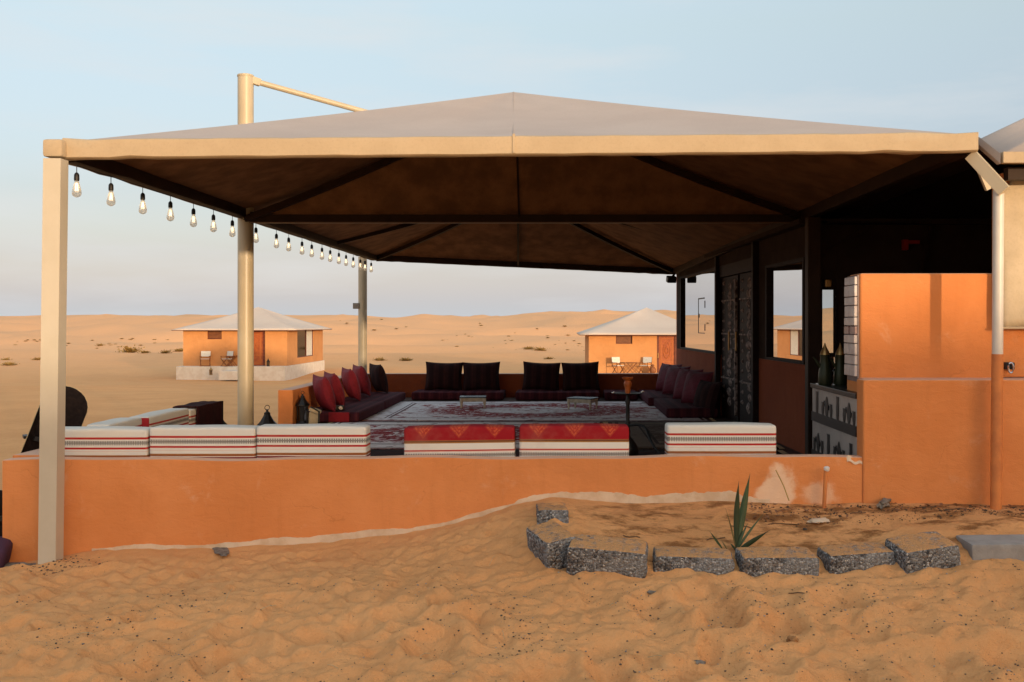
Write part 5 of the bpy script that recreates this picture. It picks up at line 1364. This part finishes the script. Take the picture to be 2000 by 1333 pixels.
# ------------------------------------------------------------------ plant
pl = thing('palm_seedling', 'young green palm plant with two tall blades beside the kerb blocks', 'plant', P(1438, 1070, 5.72))
pb = P(1438, 1072, 5.70); pb.z = h1(pb.x, pb.y)+0.0
def blade(a_, ctrl, b_, wd, mat, name='leaf'):
    m = MB(); n = 14; vv = []; ff = []
    a_, ctrl, b_ = Vector(a_), Vector(ctrl), Vector(b_)
    for i in range(n+1):
        u = i/n; p = a_*(1-u)**2+ctrl*2*u*(1-u)+b_*u*u
        t = ((ctrl-a_)*(1-u)+(b_-ctrl)*u).normalized(); s = t.cross(Vector((0.15, 1, 0.1))).normalized()
        w_ = wd*(0.25+1.5*u*(1-u)+0.75*math.sin(math.pi*min(u*1.05, 1)))*0.5*(1-u**6)+0.0006
        vv += [p-s*w_, p+Vector((0, 0.18*w_+0.002, 0)), p+s*w_]
    for i in range(n):
        b = i*3; ff += [(b, b+1, b+4, b+3), (b+1, b+2, b+5, b+4)]
    m.faces(vv, ff); return m.build(name, mat, pl, True, solid=0.0015)
dP = pb.y
blade(pb, P(1437, 1000, dP), P(1443, 940, dP-0.02), 0.024, M['leafdark'])
blade(pb, P(1450, 1000, dP+0.05), P(1465, 925, dP+0.04), 0.030, M['leaf'])
blade(pb, P(1462, 1062, dP-0.02), P(1503, 1036, dP-0.06), 0.020, M['leafdark'])
blade(pb, P(1452, 1050, dP), P(1492, 1003, dP+0.06), 0.010, M['leaf'])
blade(pb, P(1448, 1045, dP), P(1461, 1022, dP+0.03), 0.010, M['leaf'])
blade(pb, P(1432, 1040, dP), P(1417, 993, dP+0.02), 0.006, M['leafdry'])
blade(P(1412, 1074, dP), P(1402, 1060, dP), P(1386, 1038, dP), 0.009, M['leaf']); blade(P(1420, 1074, dP), P(1416, 1066, dP), P(1409, 1056, dP), 0.005, M['leafdry'])
blade(pb, P(1432, 1066, dP), P(1426, 1062, dP), 0.008, M['leafdark'])
dk = MB().tube([P(1541, 978, 6.25), P(1530, 948, 6.34), P(1515, 918, 6.37)], 0.0035, 5).build('dry_stalk', simple('yellow_stalk', (0.42, 0.26, 0.06), None, 20, 0.8)); tag(dk, 'single dry yellow stalk leaning on the pale wall patch', 'stalk')

# ------------------------------------------------------------------ litter: pebbles, straws, leaves
def scatter_pebbles(name, n, mat, gen, smin, smax):
    ico = bmesh.new(); bmesh.ops.create_icosphere(ico, subdivisions=1, radius=1.0)
    bv = np.array([v.co[:] for v in ico.verts]); bf = np.array([[v.index for v in f.verts] for f in ico.faces]); ico.free()
    pts_ = np.array([gen() for _ in range(n)]); hz = height(pts_[:, 0], pts_[:, 1])
    V = []; Fc = []
    for i in range(n):
        s = smin*(smax/smin)**(random.random()**2.2); sq = np.array([random.uniform(.7, 1.5), random.uniform(.7, 1.3), random.uniform(.4, .9)])
        an = random.uniform(0, 6.28); c_, s_ = math.cos(an), math.sin(an)
        v = bv*sq*s*(1+rng.uniform(-.18, .18, (len(bv), 1))); v = np.stack([v[:, 0]*c_-v[:, 1]*s_, v[:, 0]*s_+v[:, 1]*c_, v[:, 2]], 1)
        V.append(v+np.array([pts_[i, 0], pts_[i, 1], hz[i]+s*0.2])); Fc.append(bf+i*len(bv))
    m_ = bpy.data.meshes.new(name); m_.from_pydata(np.concatenate(V).tolist(), [], np.concatenate(Fc).tolist()); m_.materials.append(mat)
    o = link(bpy.data.objects.new(name, m_)); o['kind'] = 'stuff'; return o
_cl = [(PX(random.uniform(900, 2050), d_), d_) for d_ in [random.uniform(4.3, 5.4) for _ in range(34)]]+[(PX(random.uniform(0, 900), d_), d_) for d_ in [random.uniform(4.3, 5.6) for _ in range(16)]]
def gp():
    if random.random() < 0.6:
        c = random.choice(_cl); return (c[0]+random.gauss(0, 0.10), c[1]+random.gauss(0, 0.10))
    d = random.uniform(4.2, 5.6); px = 2050-2050*random.random()**1.7; return (PX(px, d), d)
scatter_pebbles('gravel', 2300, M['pebdark'], gp, 0.0016, 0.0062)
scatter_pebbles('pale_gravel', 800, M['pebble'], gp, 0.0018, 0.0060)
def gp2():
    d = random.uniform(6.05, 6.36); px = 1480+540*random.random()**0.8; return (PX(px, d), d)
scatter_pebbles('wall_foot_debris', 650, M['twig'], gp2, 0.002, 0.010)
def gp3():
    d = random.uniform(6.05, 6.3); px = random.gauss(110, 45); return (PX(px, d), d)
scatter_pebbles('wall_foot_grit', 260, M['pebdark'], gp3, 0.002, 0.008)
m = MB()
for (px, py, d, L_, an, up_) in ((440, 1175, 5.25, 0.10, 80, 0.05), (510, 1195, 5.1, 0.09, 40, 0.01), (955, 1110, 5.7, 0.12, 70, 0.05), (1265, 1280, 4.6, 0.12, -45, 0.02), (985, 1240, 4.8, 0.07, 100, 0.03),
                                 (1190, 1190, 5.1, 0.05, 60, 0.01), (40, 1200, 5.1, 0.06, 60, 0.01), (150, 1260, 4.8, 0.10, -25, 0.01), (820, 1280, 4.6, 0.05, 15, 0.01), (1720, 1260, 4.75, 0.08, 10, 0.01), (660, 1290, 4.5, 0.06, 150, 0.01)):
    x = PX(px, d); z = h1(x, d)+0.006; c_, s_ = math.cos(R(an)), math.sin(R(an))
    m.tube([(x, d, z), (x+c_*L_*.5, d+s_*L_*.3, z+up_*.7+0.004), (x+c_*L_, d+s_*L_*.6, z+up_)], 0.0013, 4)
so = m.build('straw_litter', M['straw']); so['kind'] = 'stuff'
m = MB()
for (px, py, d, L_, an) in ((1540, 1170, 5.2, 0.14, -38), (1500, 1003, 6.05, 0.20, 12), (1470, 1015, 6.0, 0.14, 160), (1380, 1040, 5.85, 0.12, 20), (1660, 990, 6.2, 0.10, -15), (1250, 1050, 5.85, 0.10, 170), (1790, 985, 6.25, 0.12, 5), (1880, 1000, 6.2, 0.1, 170)):
    x = PX(px, d); c_, s_ = math.cos(R(an)), math.sin(R(an)); q = []
    for k in range(6):
        u = k/5; xx = x+c_*L_*u; yy = d+s_*L_*u*0.5+0.008*math.sin(u*7); q.append((xx, yy, h1(xx, yy)+0.005))
    m.tube(q, 0.0025, 4)
tw = m.build('twig_litter', M['twig']); tw['kind'] = 'stuff'
m = MB()
for _ in range(150):
    d = random.uniform(6.08, 6.36); px = random.choice((random.gauss(1590, 40), random.gauss(1830, 80), random.gauss(1490, 30))); x = PX(px, d); z = h1(x, d)+random.uniform(0.004, 0.016)
    a_ = random.uniform(0, 6.28); s = random.uniform(0.008, 0.02); u_ = Vector((math.cos(a_), math.sin(a_), random.uniform(-.4, .4)))*s; v_ = Vector((-math.sin(a_), math.cos(a_), random.uniform(-.4, .4)))*s*0.4
    c = Vector((x, d, z)); m.faces([c-u_, c+v_, c+u_, c-v_+Vector((0, 0, 0.004))], [(0, 1, 2, 3)])
lf = m.build('leaf_litter', simple('dead_leaf', (0.16, 0.07, 0.035), (0.26, 0.13, 0.07), 30, 0.9), solid=0.001); lf['kind'] = 'stuff'

# ------------------------------------------------------------------ desert shrubs
def shrub_mesh(n, s):
    m = MB()
    for _ in range(n):
        a_ = random.uniform(0, 6.28); e = random.uniform(0.15, 1.3); L_ = random.uniform(0.5, 1.0)
        t = Vector((math.cos(a_)*math.cos(e)*1.25, math.sin(a_)*math.cos(e)*1.25, math.sin(e)*0.8))*L_
        sd_ = Vector((-math.sin(a_), math.cos(a_), 0))*0.06
        p0 = t*0.1; m.faces([p0-sd_*0.4, p0+sd_*0.4, t*0.7+sd_, t, t*0.7-sd_], [(0, 1, 2, 3, 4)])
        for k in range(3):
            q = t*random.uniform(0.4, 1.0)+Vector((random.gauss(0, .08), random.gauss(0, .08), random.gauss(0, .06)))
            r_ = 0.09; w1 = Vector((random.gauss(0, 1), random.gauss(0, 1), random.gauss(0, 1))).normalized()*r_; w2 = w1.cross(Vector((random.gauss(0, 1), random.gauss(0, 1), 1))).normalized()*r_*0.6
            m.faces([q-w1, q+w2, q+w1, q-w2], [(0, 1, 2, 3)])
    o = m.local('desert_shrub', M['shrub']); me_ = o.data; bpy.data.objects.remove(o); return me_
sm = [shrub_mesh(70, 1), shrub_mesh(60, 1)]
big = [(75, 704, 0.9, 'ochre shrub just left of the square front post'), (12, 704, 0.8, 'low ochre shrub at the left photo edge'), (18, 714, 1.1, 'wide flat ochre shrub nearest the left photo edge'),
       (255, 689, 1.7, 'tallest ochre shrub on the slope left of the cabin'), (284, 690, 0.8, 'small ochre shrub between the tallest shrub and the cabin'), (324, 690, 0.9, 'ochre shrub close to the left cabin'), (350, 688, 1.0, 'dark shrub touching the left cabin wall corner'),
       (197, 677, 0.7, 'small shrub high on the slope right of the square post'), (1056, 686, 1.1, 'ochre shrub on the slope left of the right cabin'), (1072, 702, 0.8, 'green shrub in the shaded sand near the right cabin'),
       (1032, 683, 0.9, 'pale shrub on the dune above the shaded sand'), (742, 705, 1.0, 'flat dry shrub just right of the far round pole'), (793, 705, 1.0, 'flat dry shrub farther right of the far round pole')]
for i, (px, py, s, lab) in enumerate(big):
    p = on_sand(px, py); o = link(bpy.data.objects.new('desert_shrub', sm[i % 2])); o.location = p-Vector((0, 0, 0.08)); k = s*p.y/95*0.62; o.scale = (k*1.3, k*1.2, k); o.rotation_euler = (0, 0, i*1.3)
    tag(o, lab, 'shrub')
for (n_, x0_, x1_, y0_, y1_, lab, grp) in ((34, 20, 330, 662, 682, 'tiny dry tuft scattered on the left dune slope', 'dry tufts on the left dune slope'), (32, 860, 1150, 656, 688, 'tiny dry tuft scattered on the middle dune slope', 'dry tufts on the middle dune slope'),
                                    (12, 640, 1150, 622, 655, 'faint tuft high on the far dunes', 'faint tufts on the far dunes')):
    for i in range(n_):
        p = on_sand(random.uniform(x0_, x1_), random.uniform(y0_, y1_)); o = link(bpy.data.objects.new('desert_tuft', sm[i % 2])); k = random.uniform(0.12, 0.26)*p.y/110; o.location = p-Vector((0, 0, 0.04)); o.scale = (k*1.3, k, k*0.8); o.rotation_euler = (0, 0, random.uniform(0, 6))
        tag(o, lab, 'tuft', grp)
